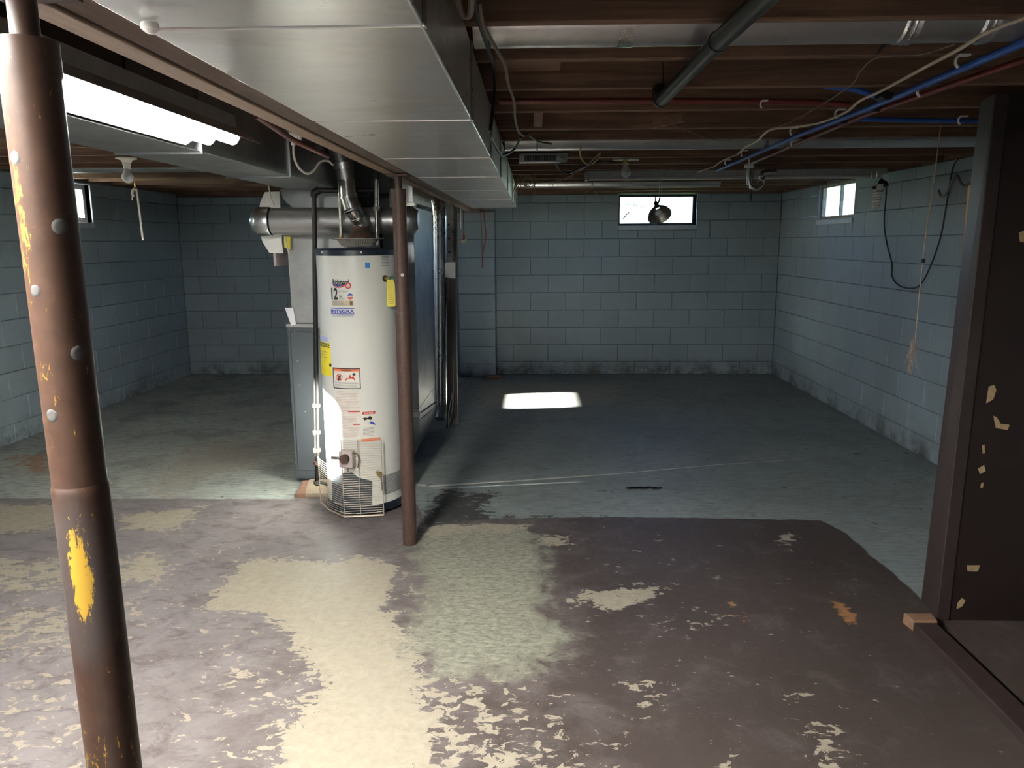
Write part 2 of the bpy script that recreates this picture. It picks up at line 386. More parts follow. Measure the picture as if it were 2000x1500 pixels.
# pilaster under the girder, one block wide
pil = MB().box(PX0+0.012, PX1-0.012, PYF+0.012, YB+0.05, 0, 1.865).build('pilaster_core', M['mortar'], wall_back)
k = 0; z = Z0
while z < 1.86:
    a0, a1 = max(z, 0), min(z+BH, 1.87)
    block(PX1-PX0, a1-a0, wall_back, ((PX0+PX1)/2, PYF, (a0+a1)/2), 0)
    block(YB-PYF, a1-a0, wall_back, (PX1, (PYF+YB)/2, (a0+a1)/2), math.pi/2)
    block(YB-PYF, a1-a0, wall_back, (PX0, (PYF+YB)/2, (a0+a1)/2), -math.pi/2)
    z += BH

# ---- floor with its layers of worn paint
def poly(pxs): return np.array([[at_z(x, y, 0).x, at_z(x, y, 0).y] for x, y in pxs])
def sdist(P, xs, ys):   # signed distance (+ inside) to polygon P
    n = len(P); d = np.full(xs.shape, 1e9); ins = np.zeros(xs.shape, bool)
    for i in range(n):
        a, b = P[i], P[(i+1) % n]; e = b - a; wx, wy = xs - a[0], ys - a[1]
        t = np.clip((wx*e[0] + wy*e[1]) / (e @ e + 1e-12), 0, 1)
        d = np.minimum(d, (wx - e[0]*t)**2 + (wy - e[1]*t)**2)
        c = ((a[1] > ys) != (b[1] > ys)) & (xs < (b[0]-a[0]) * (ys-a[1]) / (b[1]-a[1] + 1e-12) + a[0]); ins ^= c
    d = np.sqrt(d); return np.where(ins, d, -d)
NX, NY = 150, 230
gx, gy = np.meshgrid(np.linspace(XL-0.1, XR+0.1, NX), np.linspace(YF, YB+0.1, NY))
fv = np.stack([gx.ravel(), gy.ravel(), np.zeros(gx.size)], 1)
ff = [(j*NX+i, j*NX+i+1, (j+1)*NX+i+1, (j+1)*NX+i) for j in range(NY-1) for i in range(NX-1)]
me = bpy.data.meshes.new('floor'); me.from_pydata(fv.tolist(), [], ff)
xs, ys = fv[:, 0], fv[:, 1]
far = poly([(575, 975), (620, 968), (700, 975), (815, 985), (830, 1030), (950, 1014), (1200, 1010), (1600, 1016), (1650, 1040), (1700, 1085), (1760, 1135), (1800, 1172)])
far = np.vstack([[[-5, 4.40]], far, [[1.76, 2.97], [2.2, 2.97], [4, 2.97], [4, 10], [-5, 10]]])
A_far = sdist(far, xs, ys)
def soft(pxs, w): return np.clip(sdist(poly(pxs), xs, ys) / w, -1, 1)
beige = soft([(380,1190),(470,1092),(560,1085),(640,1095),(720,1080),(790,1105),(765,1190),(850,1262),(830,1330),(870,1400),(840,1700),(420,1700),(540,1430),(610,1340),(560,1255),(500,1205)], 0.12)
beige = np.maximum(beige, soft([(560,1330),(700,1290),(880,1290),(1000,1380),(980,1700),(380,1700)], 0.45) * 0.6)
patches = np.full(xs.shape, -1.0)
for pg, w, a in [([(-200,985),(160,978),(120,1040),(-200,1060)], .1, .6), ([(215,1000),(410,985),(360,1045),(230,1040)], .1, .6), ([(-300,1090),(350,1070),(350,1150),(-300,1190)], .12, .30), ([(-300,1180),(350,1140),(280,1290),(-300,1330)], .2, .22), ([(-500,1290),(340,1240),(330,1700),(-500,1700)], .3, .02),
        ([(230,1095),(340,1080),(340,1140),(230,1140)], .08, .6), ([(340,1150),(480,1190),(620,1330),(560,1440),(340,1420)], .25, .20), ([(340,1400),(560,1400),(540,1700),(340,1700)], .2, .08), ([(380,1040),(560,1060),(470,1100),(360,1190),(300,1100)], .2, -.06),
        ([(1120,1150),(1330,1140),(1220,1200),(1120,1185)], .06, .6), ([(1250,1170),(1480,1180),(1400,1290),(1240,1260)], .2, .10), ([(1060,1280),(1300,1300),(1350,1400),(1250,1390)], .12, .25), ([(1500,1320),(1640,1350),(1560,1380)], .08, .4), ([(1560,1400),(1650,1410),(1700,1600),(1570,1600)], .1, .6),
        ([(1370,1430),(1480,1430),(1440,1560),(1360,1560)], .12, .35), ([(820,1020),(1050,1020),(1030,1070),(820,1075)], .07, .7), ([(1050,1040),(1130,1045),(1110,1075),(1040,1065)], .06, .6),
        ([(1270,1040),(1300,1045),(1290,1060)], .03, .6), ([(1500,1035),(1560,1045),(1540,1080)], .05, .5), ([(820,1320),(980,1320),(1250,1420),(1300,1700),(800,1700)], .25, .16), ([(770,1100),(870,1080),(850,1250),(790,1200)], .1, .12), ([(1000,1010),(1700,1020),(1800,1500),(1000,1500)], .5, -.38)]:
    s = soft(pg, w); patches = np.maximum(patches, np.where(s > -1, (s + 1) * 0.5 * (a + 1) - 1, -1))
A_peel = np.maximum(beige, patches)
green = soft([(815,1045),(1040,1035),(1070,1100),(1060,1200),(1130,1250),(1020,1320),(850,1320),(790,1240),(840,1150),(800,1090)], 0.28)
worn_lit = soft([(380,860),(560,850),(560,905),(420,935),(350,975),(240,975),(300,910)], 0.3)          # bare concrete showing in the far paint
worn_lit = np.maximum(worn_lit, soft([(905,740),(1250,750),(1200,790),(905,798)], 0.3))  # window-lit floor strip near the back wall, painted paler
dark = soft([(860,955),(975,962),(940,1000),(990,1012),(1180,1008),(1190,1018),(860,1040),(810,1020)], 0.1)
rustm = soft([(20,890),(110,885),(100,930),(40,925)], 0.2)
rustm = np.maximum(rustm, soft([(1420,1170),(1470,1215),(1450,1215)], 0.05)); rustm = np.maximum(rustm, soft([(1610,1150),(1690,1215),(1650,1215)], 0.05)); rustm = np.maximum(rustm, soft([(700,870),(560,1050),(800,1060)], 0.01)*0-1)
pale_left = np.clip((0.5 - xs) / 2.2, 0, 1)  # pale mottling of the brown grows towards the left
light = np.clip((-0.5 - xs) / 0.6, 0, 1)  # far paint lighter on the left; shade on the right put into the colour
for nm, arr in (('pale_left', pale_left), ('lit_left', light), ('far', A_far), ('peel', A_peel), ('green', green), ('worn_lit', worn_lit), ('dark', dark), ('rustmark', rustm)):
    at = me.attributes.new(nm, 'FLOAT', 'POINT'); at.data.foreach_set('value', arr.astype(np.float32))
floor = bpy.data.objects.new('floor', me); COL.objects.link(floor); struct(floor)
t = NT('worn_painted_concrete'); w = t.coord('World')
def att(nm):
    a = t.n('ShaderNodeAttribute'); a.attribute_name = nm; return a.outputs['Fac']
nA = t.noise(w, 9.0, 12, 0.62, 0.35); nB = t.noise(w, 26, 12, 0.75, 0.5); nC = t.noise(t.coord('World', (1.0, 4.5, 1)), 9, 9, 0.72, 0.3); nBig = t.noise(w, 0.9, 4, 0.5)
brown = t.mix(t.ramp(nBig, 0.35, 0.7), (0.050, 0.038, 0.034, 1), (0.034, 0.025, 0.021, 1))
scf = t.ramp(t.math('ADD', t.math('MULTIPLY', t.noise(w, 5, 10, 0.72, 0.4), 0.8), t.math('MULTIPLY', att('pale_left'), 0.5)), 0.42, 0.95)
brown = t.mix(scf, brown, (0.165, 0.147, 0.147, 1))
brown = t.mix(t.math('MULTIPLY', t.ramp(t.noise(t.coord('World', (1, 1.6, 1)), 7, 12, 0.75, 0.8), 0.50, 0.62), 0.6), brown, (0.045, 0.035, 0.032, 1))
brown = t.mix(t.math('MULTIPLY', t.ramp(t.noise(w, 55, 8, 0.8), 0.60, 0.68), 0.5), brown, (0.17, 0.15, 0.13, 1))
bei = t.mix(t.ramp(nB, 0.3, 0.75), (0.285, 0.255, 0.198, 1), (0.195, 0.17, 0.13, 1))
patn = t.math('ADD', t.math('MULTIPLY', nA, 0.42), t.math('MULTIPLY', t.noise(t.coord('World', (0.8, 1.2, 1)), 24, 7, 0.6, 0.8), 0.58))
# peel mask: noise + region bias, crisp edge
pv = t.math('ADD', patn, t.math('MULTIPLY', t.math('ADD', att('peel'), t.math('MULTIPLY', t.math('MAXIMUM', att('peel'), 0.0), 1.0)), 0.13))
pm = t.ramp(pv, 0.556, 0.562)
nF = t.noise(w, 60, 6, 0.7)
pm2 = t.ramp(t.math('ADD', t.math('MULTIPLY', nF, 0.5), t.math('ADD', t.math('MULTIPLY', nB, 0.5), t.math('MULTIPLY', att('peel'), 0.09))), 0.600, 0.608)
pm = t.math('MAXIMUM', pm, pm2)
near = t.mix(pm, brown, bei)
nG = t.noise(t.coord('World', (1.0, 2.2, 1)), 26, 12, 0.78, 0.6)
grn = t.mix(t.ramp(nG, 0.42, 0.60), (0.225, 0.23, 0.175, 1), (0.10, 0.092, 0.078, 1))
gm = t.ramp(t.math('ADD', t.math('ADD', t.math('MULTIPLY', nG, 0.6), t.math('MULTIPLY', nA, 0.5)), t.math('MULTIPLY', att('green'), 0.30)), 0.50, 0.60)
near = t.mix(gm, near, grn)
fp = t.mix(t.ramp(nBig, 0.35, 0.68), (0.225, 0.25, 0.245, 1), (0.17, 0.20, 0.205, 1))
fp = t.mix(att('lit_left'), fp, t.mix(t.ramp(nBig, 0.35, 0.68), (0.40, 0.42, 0.36, 1), (0.28, 0.31, 0.30, 1)))
fp = t.mix(t.math('MULTIPLY', t.ramp(nC, 0.46, 0.68), 0.75), fp, (0.10, 0.10, 0.092, 1))
fp = t.mix(t.math('MULTIPLY', t.ramp(t.noise(w, 2.4, 9, 0.7), 0.50, 0.60), 0.6), fp, (0.14, 0.15, 0.15, 1))
wm = t.ramp(t.math('ADD', patn, t.math('MULTIPLY', att('worn_lit'), 0.10)), 0.52, 0.54)
fp = t.mix(t.math('MULTIPLY', wm, 0.75), fp, (0.30, 0.265, 0.22, 1))
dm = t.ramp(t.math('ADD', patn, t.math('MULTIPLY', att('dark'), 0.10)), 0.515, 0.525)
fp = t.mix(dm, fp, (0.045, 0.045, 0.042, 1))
edge = t.ramp(t.math('ADD', att('far'), t.math('MULTIPLY', t.math('SUBTRACT', nA, 0.5), 0.05)), 0.0, 0.006)
col = t.mix(edge, near, fp)
rm = t.ramp(t.math('ADD', patn, t.math('MULTIPLY', att('rustmark'), 0.20)), 0.50, 0.56)
col = t.mix(t.math('MULTIPLY', rm, 0.7), col, (0.30, 0.14, 0.055, 1))
t.set(Base_Color=col, Specular_IOR_Level=0.28, Roughness=t.math('ADD', 0.38, t.math('MULTIPLY', nB, 0.32)))
t.bump(t.math('ADD', t.math('MULTIPLY', nB, 0.5), t.math('MULTIPLY', pm, -0.35)), 0.35, 0.004)
me.materials.append(t.m)

# ---- ceiling: subfloor boards and joists
ceiling = struct(MB().box(XL-0.2, XR+0.2, YF-0.2, YB+0.2, ZC, ZC+0.04).build('ceiling', M['subfloor']))
JY = [1.97, 2.39, 2.82, 3.30, 3.77, 4.20] + [4.62 + 0.42*k for k in range(11)]
JY = [1.97 - 0.42*k for k in range(8, 0, -1)] + JY
jme = {}
for y in JY:
    if y > YB - 0.05: continue
    for part, (x0, x1) in enumerate(((XL, -0.67), (-0.63, XR))):
        mb = MB(); n = 14
        rr = random.Random(int(y*100) + part); zz = 2.105 if part == 0 else ZJ
        for i in range(n): mb.box(x0+(x1-x0)*i/n, x0+(x1-x0)*(i+1)/n, 0, 0.040, zz, ZC)
        j = MB().box(x0, x1, y, y+0.040, zz + rr.uniform(-.004, .004), ZC).build('joist', M['joist'], ceiling, bevel=0.003)
# blocking between joists
for (px, k, a) in ((1320, 3, 0.25), ):
    MB().obox(at_y(1305, 235, 3.55), (0.05, -0.10, 0), (0.008, 0.004, 0), (0, 0, 0.02)).build('cross_brace', M['scrap'], ceiling)
MB().obox((-0.02, 2.62, 2.13), (0.11, 0, 0), (0, 0.17, 0), (0, 0, 0.012)).build('blocking_board', M['scrap'], ceiling)
MB().obox((0.02, 3.55, 2.16), (0.02, 0, 0), (0, 0.2, 0), (0, 0, 0.09)).build('blocking_board', M['scrap'], ceiling)

# timber plates along the wall tops
MB().box(XR-0.004, XR+0.10, YF, YB, 2.064, ZC).build('wall_plate', M['joist'], ceiling)
MB().box(XL, XR, YB-0.004, YB+0.10, 2.068, ZC).build('wall_plate', M['joist'], ceiling)
MB().box(XL-0.10, XL+0.004, YF, YB, 2.102, ZC).build('wall_plate', M['joist'], ceiling)
# ---- windows
def window(name, axis, plane, out, u0, u1, z0, z1, fm, mullions, inset=0.10, sill=True, fw=0.028):
    def bx(mb, a, b, d0, d1, c, d):
        p, q = sorted((plane + out*d0, plane + out*d1))
        if axis == 'y': mb.box(a, b, p, q, c, d)
        else: mb.box(p, q, a, b, c, d)
    fr = MB(); bx(fr, u0, u1, inset, inset+.04, z0, z0+fw); bx(fr, u0, u1, inset, inset+.04, z1-fw, z1)
    bx(fr, u0, u0+fw, inset, inset+.04, z0+fw, z1-fw); bx(fr, u1-fw, u1, inset, inset+.04, z0+fw, z1-fw)
    o = struct(fr.build(name, fm, None, bevel=0.003))
    for m in mullions:
        mb = MB(); bx(mb, m-0.008, m+0.008, inset+.005, inset+.035, z0+fw, z1-fw); mb.build('mullion', fm, o)
    us = [u0+fw] + list(mullions) + [u1-fw]
    for a, b in zip(us, us[1:]):
        mb = MB(); bx(mb, a, b, inset+.018, inset+.022, z0+fw, z1-fw); mb.build('pane', M['pane'], o)
    if sill:
        mb = MB(); bx(mb, u0-0.0, u1+0.0, -0.012, inset, z0-0.05, z0-0.002); mb.build('window_sill', M['sill'], o, bevel=0.004)
    # reveal lining
    mb = MB(); bx(mb, u0-0.004, u0, 0.0, inset+.04, z0, z1); bx(mb, u1, u1+0.004, 0.0, inset+.04, z0, z1); mb.build('reveal', M['sill'], o)
    return o
window('window_1', 'y', YB, 1, 0.965, 1.845, 1.715, 2.062, M['frame_dark'], [1.395])
window('window_2', 'x', XR, 1, 6.90, 7.75, 1.735, 2.062, M['frame_wood'], [7.30], inset=0.025)
window('window_3', 'x', XL, -1, 6.40, 7.16, 1.735, 2.075, M['frame_white'], [], inset=0.05, fw=0.045)
window('window_4', 'x', XL, -1, 3.70, 4.12, 1.545, 2.075, M['frame_white'], [], inset=0.05)
window('added_window_5', 'x', XL, -1, -1.0, -0.2, 1.105, 2.075, M['frame_white'], [-0.6], inset=0.05)  # unseen window, added to bring sun and sky fill to the near duct
def portal(loc, rot, w, h):
    l = bpy.data.lights.new('window_portal', 'AREA'); l.shape = 'RECTANGLE'; l.size = w; l.size_y = h; l.cycles.is_portal = True
    o = bpy.data.objects.new('window_portal', l); COL.objects.link(o); o.location = loc; o.rotation_euler = rot
hp = math.pi/2
portal((1.405, YB+0.19, 1.87), (-hp, 0, 0), 0.9, 0.4)
portal((XR+0.19, 7.325, 1.88), (0, hp, 0), 0.4, 0.88)
for yy, ww, zz, hh in ((6.78, 0.8, 1.9, 0.4), (3.91, 0.46, 1.81, 0.56), (-0.6, 0.84, 1.59, 1.0)): portal((XL-0.19, yy, zz), (0, -hp, 0), hh, ww)

# ---- outside: lawn and a shrub beyond the right window
M['grass'] = simple('lawn', (0.09, 0.15, 0.045, 1), 0.9, 0, 0.4, 3)
M['leaf'] = simple('leaves', (0.16, 0.26, 0.09, 1), 0.6, 0, 0.5, 3)
mb = MB()
for (a, b, c, d) in ((XL-30, XL-0.22, -20, 40), (XR+0.22, XR+30, -20, 40), (XL-0.22, XR+0.22, YB+0.22, 40), (XL-0.22, XR+0.22, -20, YF-0.22)): mb.box(a, b, c, d, 1.2, 1.58)
struct(mb.build('ground', M['grass']))
mb = MB(); rr = random.Random(3)
for i in range(900):
    c = Vector((rr.gauss(8.6, .5), rr.gauss(14.7, .7), 1.6 + abs(rr.gauss(0, .8)))); a = Vector((rr.uniform(-1,1), rr.uniform(-1,1), rr.uniform(-1,1))).normalized(); b = a.orthogonal().normalized()
    s_ = rr.uniform(.04, .09); mb.add([c-a*s_, c+b*s_*.5, c+a*s_, c-b*s_*.5], [(0,1,2,3)])
shrub = thing('garden_shrub', 'leafy green shrub outside the right wall window', 'shrub', (8.6, 14.7, 1.58))
lf = mb.build('foliage', M['leaf'], shrub); lf['kind'] = 'stuff'
MB().tube([(8.6,14.7,1.5),(8.62,14.7,2.4)], [.04,.02], 7).build('stem', M['scrap'], shrub)

# ------------------------------------------------------------------ girder
gd = thing('girder', 'long brown timber girder running above the two steel columns', 'beam', (-0.64, 3.5, 1.88))
MB().box(-0.649, -0.591, YF+0.05, 8.70, 1.861, 2.28).build('beam_plank', M['girder_dark'], gd, bevel=0.003)
MB().box(-0.706, -0.654, YF+0.05, 8.70, 1.857, 2.28).build('beam_plank', M['girder'], gd, bevel=0.003)
MB().box(-0.86, -0.44, 8.70, 8.89, 1.866, 1.872).build('bearing_plate', M['rust'], gd)

# ------------------------------------------------------------------ steel columns
def column_paint(name, patchy):
    t = NT(name); w = t.coord('Object')
    n1 = t.noise(t.coord('World', (5, 5, 1.2)), 5, 8, 0.7, 0.3); n2 = t.noise(w, 40, 5)
    base = t.mix(t.ramp(n2, 0.3, 0.7), (0.055, 0.028, 0.018, 1) if patchy else (0.058, 0.033, 0.025, 1), (0.036, 0.018, 0.012, 1) if patchy else (0.038, 0.022, 0.017, 1))
    if patchy:
        pos = t.n('ShaderNodeSeparateXYZ'); t.l(t.n('ShaderNodeNewGeometry').outputs['Position'], pos.inputs[0])
        # one big yellow chip facing the room, drawn by its height and side
        def blob(cz, hz, cx, hx):
            a = t.math('DIVIDE', t.math('SUBTRACT', pos.outputs['Z'], cz), hz); b = t.math('DIVIDE', t.math('SUBTRACT', pos.outputs['X'], cx), hx)
            return t.math('SUBTRACT', 1.0, t.math('SQRT', t.math('ADD', t.math('MULTIPLY', a, a), t.math('MULTIPLY', b, b))), True)
        f = t.math('ADD', blob(1.09, 0.105, -0.622, 0.020), t.math('MULTIPLY', blob(1.575, 0.16, -0.648, 0.018), 0.40))
        f = t.math('ADD', f, t.math('MULTIPLY', blob(0.80, 0.09, -0.625, 0.05), 0.28))
        f = t.math('ADD', f, t.math('MULTIPLY', blob(1.35, 0.25, -0.64, 0.06), 0.10))
        y = t.ramp(t.math('ADD', f, t.math('MULTIPLY', t.math('SUBTRACT', t.noise(t.coord('World', (12, 12, 4)), 7, 10, 0.8, 0.5), 0.5), 2.9)), 0.40, 0.42)
        gm = t.ramp(t.math('ADD', blob(1.08, 0.17, -0.63, 0.06), t.math('MULTIPLY', n1, 0.6)), 0.45, 0.75)
        base = t.mix(t.math('MULTIPLY', gm, 0.6), base, (0.05, 0.045, 0.045, 1))
        base = t.mix(y, base, (0.40, 0.235, 0.03, 1))
    base = t.mix(t.ramp(n1, 0.66, 0.72), base, (0.22, 0.12, 0.03, 1) if patchy else (0.07, 0.035, 0.028, 1))
    t.set(Base_Color=base, Roughness=0.47, Specular_IOR_Level=0.35); t.bump(n2, 0.12, 0.002); return t.m
M['col_left'] = column_paint('chipped_brown_paint', True)
M['col_mid'] = column_paint('brown_column_paint', False)
M['greydisc'] = simple('grey_filler', (0.055, 0.052, 0.05, 1), 0.9)
M['palespot'] = simple('pale_spot', (0.45, 0.42, 0.39, 1), 0.7)
def column(x, y, mat, zsplit, label, sleeve_r, upper_r, low_r, plugs, plugmat):
    c = thing('steel_column', label, 'column', (x, y, 0))
    MB().lathe([(0, zsplit-0.02), (low_r, zsplit-0.02), (low_r, 0.0), (0, 0.0)][::-1], (x, y, 0), 40).build('lower_tube', mat, c, True)
    MB().lathe([(upper_r, zsplit-0.05), (upper_r, 1.745), (upper_r+0.002, 1.75), (upper_r+0.002, 1.79), (0, 1.79)], (x, y, 0), 40).build('upper_tube', mat, c, True)
    MB().lathe([(low_r, zsplit-0.022), (low_r+0.0003, zsplit-0.012), (upper_r, zsplit-0.006)], (x, y, 0), 40).build('sleeve_rim', mat, c, True)
    MB().lathe([(0.0, 1.775), (0.017, 1.775), (0.017, 1.856), (0, 1.856)], (x, y, 0), 20).build('adjusting_screw', M['rust'] if plugmat is None else mat, c, True)
    MB().box(x-0.05, x+0.05, y-0.05, y+0.05, 1.848, 1.8565).build('bearing_plate', M['rust'], c)
    for (px, py, pr) in plugs:
        p = at_y(px, py, y); dx = max(-0.95, min(0.95, (p.x - x) / upper_r))
        # seat the plug on the tube where the sight line meets it
        r = _ray(px, py); ox, oy = -x, -y
        A = r[0]**2 + r[1]**2; B = 2*(r[0]*ox + r[1]*oy); rad = upper_r if p.z > zsplit else low_r; C_ = ox*ox + oy*oy - rad*rad
        disc = B*B - 4*A*C_
        if disc < 0: continue
        tt = (-B - math.sqrt(disc)) / (2*A); q = Vector((r[0]*tt, r[1]*tt, CAM_Z + r[2]*tt))
        nrm = Vector((q.x - x, q.y - y, 0)).normalized(); th0 = math.atan2(nrm.y, nrm.x)
        mb = MB(); vs = []
        rings = 4; seg = 20
        for i in range(rings+1):
            rr_ = pr * i / rings
            for k in range(seg):
                a = 2*math.pi*k/seg; u, v = rr_*math.cos(a), rr_*math.sin(a); th = th0 + u/rad
                R_ = rad + (0.0012 if i < rings else -0.0002)
                vs.append((x + R_*math.cos(th), y + R_*math.sin(th), q.z + v))
        fs = [(i*seg+k, i*seg+(k+1) % seg, (i+1)*seg+(k+1) % seg, (i+1)*seg+k) for i in range(rings) for k in range(seg)]
        mb.add(vs, fs).build('plug', plugmat or M['greydisc'], c, True)
    return c
lc = column(-0.632, 1.0, M['col_left'], 1.222, 'brown steel column with yellow paint chips, nearest the camera', 0, 0.0345, 0.0362,
       [(118, 443, .0105), (152, 690, .0105), (30, 308, .009), (68, 568, .008), (98, 812, .009)], M['greydisc'])
lc.rotation_euler = (0, -0.008, 0); lc.location.x += 0.0124
column(-0.643, 3.735, M['col_mid'], 1.215, 'plain brown steel column standing in front of the water heater', 0, 0.0335, 0.0365, [(786, 537, .0085)], M['palespot'])

# ------------------------------------------------------------------ main rectangular duct
DX0, DX1, DZ = -0.588, -0.165, 1.858
md = thing('trunk_duct', 'wide galvanised rectangular trunk duct beside the girder', 'duct', (-0.37, 4, DZ))
seams = [-1.2, -0.2, 1.215, 2.12, 3.05, 3.93, 4.95, 6.0, 7.0, 7.42]
for i, (a, b) in enumerate(zip(seams, seams[1:])):
    w_ = 0.0
    mb = MB(); n = 3; e = 0.0025
    ga, gb = min(0.025, 0.004*max(a, 1)), min(0.025, 0.004*max(b, 1))
    mb.box(DX0, DX1, a+ga, b-gb, DZ - w_, 2.058)
    mb.build('duct_section', M['duct'], md, bevel=0.004)
for y in seams[1:-1]:
    mb = MB();  mb.box(DX1, DX1+0.006, y-0.007, y+0.007, DZ-0.003, 2.056)
    mb.build('drive_cleat', M['seam'], md, bevel=0.002)
    MB().box(DX0+0.01, DX1-0.01, y-0.03, y+0.03, DZ+0.004, DZ+0.03).build('seam_shade', M['blackvoid'], md)  # black strip that paints the shadow line into the seam gap
MB().box(DX0, DX1+0.004, 7.412, 7.43, DZ-0.006, 2.056).build('end_cap', M['duct_dark'], md, bevel=0.002)
MB().box(DX1+0.004, DX1+0.012, 7.41, 7.43, DZ-0.008, 2.03).build('end_flange', M['white'], md)

# ------------------------------------------------------------------ second duct (left), boot down to the furnace
RX0, RX1, RZ = -1.425, -1.128, 1.846
rd = thing('return_duct', 'dark-sided rectangular duct running beside the lit fluorescent lamp', 'duct', (-1.28, 3, RZ))
rs = [-1.2, 0.3, 1.5, 2.66, 3.62, 4.575]
for a, b in zip(rs, rs[1:]):
    MB().box(RX0, RX1, a+0.002, b-0.002, RZ, 2.09).build('duct_section', M['duct_dark'], rd, bevel=0.003)
for y in rs[1:-1]:
    mb = MB(); mb.box(RX0, RX1+0.004, y-0.007, y+0.007, RZ-0.008, RZ-0.001); mb.box(RX1, RX1+0.008, y-0.006, y+0.006, RZ-0.008, 2.085); mb.build('drive_cleat', M['duct_dark'], rd)
# curved boot: quarter round turning down towards the plenum
def boot(x0, x1, y0, y1, ztop, zlow, n=10):
    mb = MB(); prof = [(x0, ztop)] + [(x0 + 0.14*(1-math.cos(a)), ztop - 0.115*math.sin(a)) for a in [k*math.pi/2/n for k in range(1, n+1)]] + [(x1, ztop-0.115), (x1, ztop)]
    mb.prism([(a, y0, b) for a, b in prof], (0, y1-y0, 0)); return mb
boot(-1.49, -1.13, 4.585, 5.2, 1.85, 1.7).build('boot', M['duct_dark'], rd, True)

# ------------------------------------------------------------------ furnace with plenum
fu = thing('furnace', 'slate grey furnace cabinet behind the water heater', 'furnace', (-1.28, 5.1, 0))
FX0, FX1, FY0, FY1 = -1.548, -1.02, 4.73, 5.45
MB().box(FX0, FX1, FY0, FY1, 0.03, 1.02).build('cabinet', M['furnace'], fu, bevel=0.006)
MB().box(FX0+0.005, FX1, FY0-0.002, FY0+0.004, 0.04, 0.055).build('bottom_rail', M['furnace'], fu)
MB().box(FX0+0.022, FX1, FY0-0.006, FY0, 0.09, 0.99).build('front_panel', M['furnace'], fu, bevel=0.003)
MB().box(FX0+0.0, FX1, FY0-0.014, FY0+0.01, 1.02, 1.045).build('top_flange', M['furnace_top'], fu, bevel=0.003)
MB().box(-1.512, -1.02, FY0, FY1, 1.045, 1.73).build('plenum', M['furnace_top'], fu, bevel=0.004)
for (px, py) in ((575, 648), (582, 660), (581, 705), (585, 752), (596, 804), (583, 875), (577, 903), (583, 932), (600, 935)):
    p = at_y(px, py, FY0-0.006); MB().lathe([(0,0),(0.004,0),(0.003,-0.003),(0,-0.004)], (p.x, p.y, p.z), 10, 'y').build('screw', M['zinc'], fu, True)
pb = [at_y(578, 590, 4.60), ]
MB().box(-1.60, -1.585, 4.72, 4.95, 1.40, 1.55).build('side_control', M['control'], fu)
pf = thing('furnace_pad', 'low tan concrete pad under the grey furnace', 'pad', (-1.28, 5.1, 0))
MB().box(-1.46, -1.03, 4.45, 5.5, 0.0, 0.028).build('slab', M['concrete'], pf, bevel=0.005)
MB().prism([(-1.49, 4.70, 0), (-1.46, 4.70, 0), (-1.40, 4.44, 0), (-1.455, 4.44, 0)], (0, 0, 0.031)).build('edge_strip', M['brickred'], pf)
# paper tucked at the plenum foot
a, b, c, d_ = at_y(556, 601, 4.70), at_y(572, 601, 4.70), at_y(578, 633, 4.70), at_y(569, 636, 4.70)
tag(MB().prism([a, b, c, d_], (0, 0.003, 0)).build('paper_sheet', M['paper']), 'folded white paper tucked beside the furnace plenum', 'paper')
# energy label and yellow tag on plenum side
tag(MB().prism([at_y(554, 462, 4.62), at_y(567, 462, 4.62), at_y(567, 486, 4.62), at_y(555, 484, 4.62)], (0, 0.01, 0)).build('hang_tag', M['yellowtag']), 'small yellow and white tag behind the end of the big round pipe', 'tag')
# white shaped sheet behind the round pipe
pts = [(517, 375), (546, 374), (549, 440), (550, 470), (553, 495), (526, 494), (512, 472), (505, 448), (503, 425), (508, 395)]
tag(MB().prism([at_y(x, y, 4.66) for x, y in pts], (0, 0.012, 0)).build('plastic_sheet', M['white'], bevel=0.002), 'white curved-edge panel standing behind the round pipe end', 'panel')

# ------------------------------------------------------------------ big round galvanised pipe across the furnace
bp = thing('round_vent_pipe', 'thick horizontal galvanised pipe above the water heater', 'pipe', (-1.2, 4.5, 1.665))
PY, PZ, PR = 4.515, 1.664, 0.078
MB().lathe([(PR, -1.52), (PR, -0.74)], (0, PY, PZ), 40, 'x').build('pipe', M['duct_round'], bp, True)
MB().lathe([(PR+0.003, -1.53), (PR+0.006, -1.535), (PR+0.006, -1.60), (PR+0.003, -1.605)], (0, PY, PZ), 40, 'x').build('collar', M['duct_shiny'], bp, True)
MB().lathe([(PR+0.003, -1.604), (PR-0.006, -1.615), (PR*0.7, -1.635), (PR*0.3, -1.65), (0, -1.652)], (0, PY, PZ), 40, 'x').build('end_cap', M['duct_shiny'], bp, True)
MB().lathe([(PR+0.003, -0.74), (PR+0.004, -0.70), (PR*0.7, -0.665), (0, -0.66)], (0, PY, PZ), 40, 'x').build('elbow_cap', M['duct_dark'], bp, True)

# ------------------------------------------------------------------ dark flue chase behind the heater
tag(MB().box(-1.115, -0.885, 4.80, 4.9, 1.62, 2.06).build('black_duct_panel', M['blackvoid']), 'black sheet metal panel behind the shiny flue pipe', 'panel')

# ------------------------------------------------------------------ return drop duct
dd = thing('drop_duct', 'tall grey sheet metal drop duct right of the water heater', 'duct', (-0.95, 5.6, 0))
X1, X0, Y0, Y1 = -0.795, -1.012, 5.16, 6.10
MB().box(X0, X1, Y0, Y1, 0.40, 1.775).build('duct_body', M['duct_dark'], dd, bevel=0.004)
MB().box(-1.012, X1+0.012, Y0-0.03, Y0+0.06, 1.772, 1.80).build('lip', M['seam'], dd, bevel=0.003)
MB().box(-1.012, X1, Y0, Y1, 1.80, 2.06).build('upper_box', M['duct'], dd, bevel=0.004)
MB().box(-0.985, -0.865, Y0-0.006, Y0, 1.83, 1.95).build('cover_plate', M['duct'], dd, bevel=0.002)
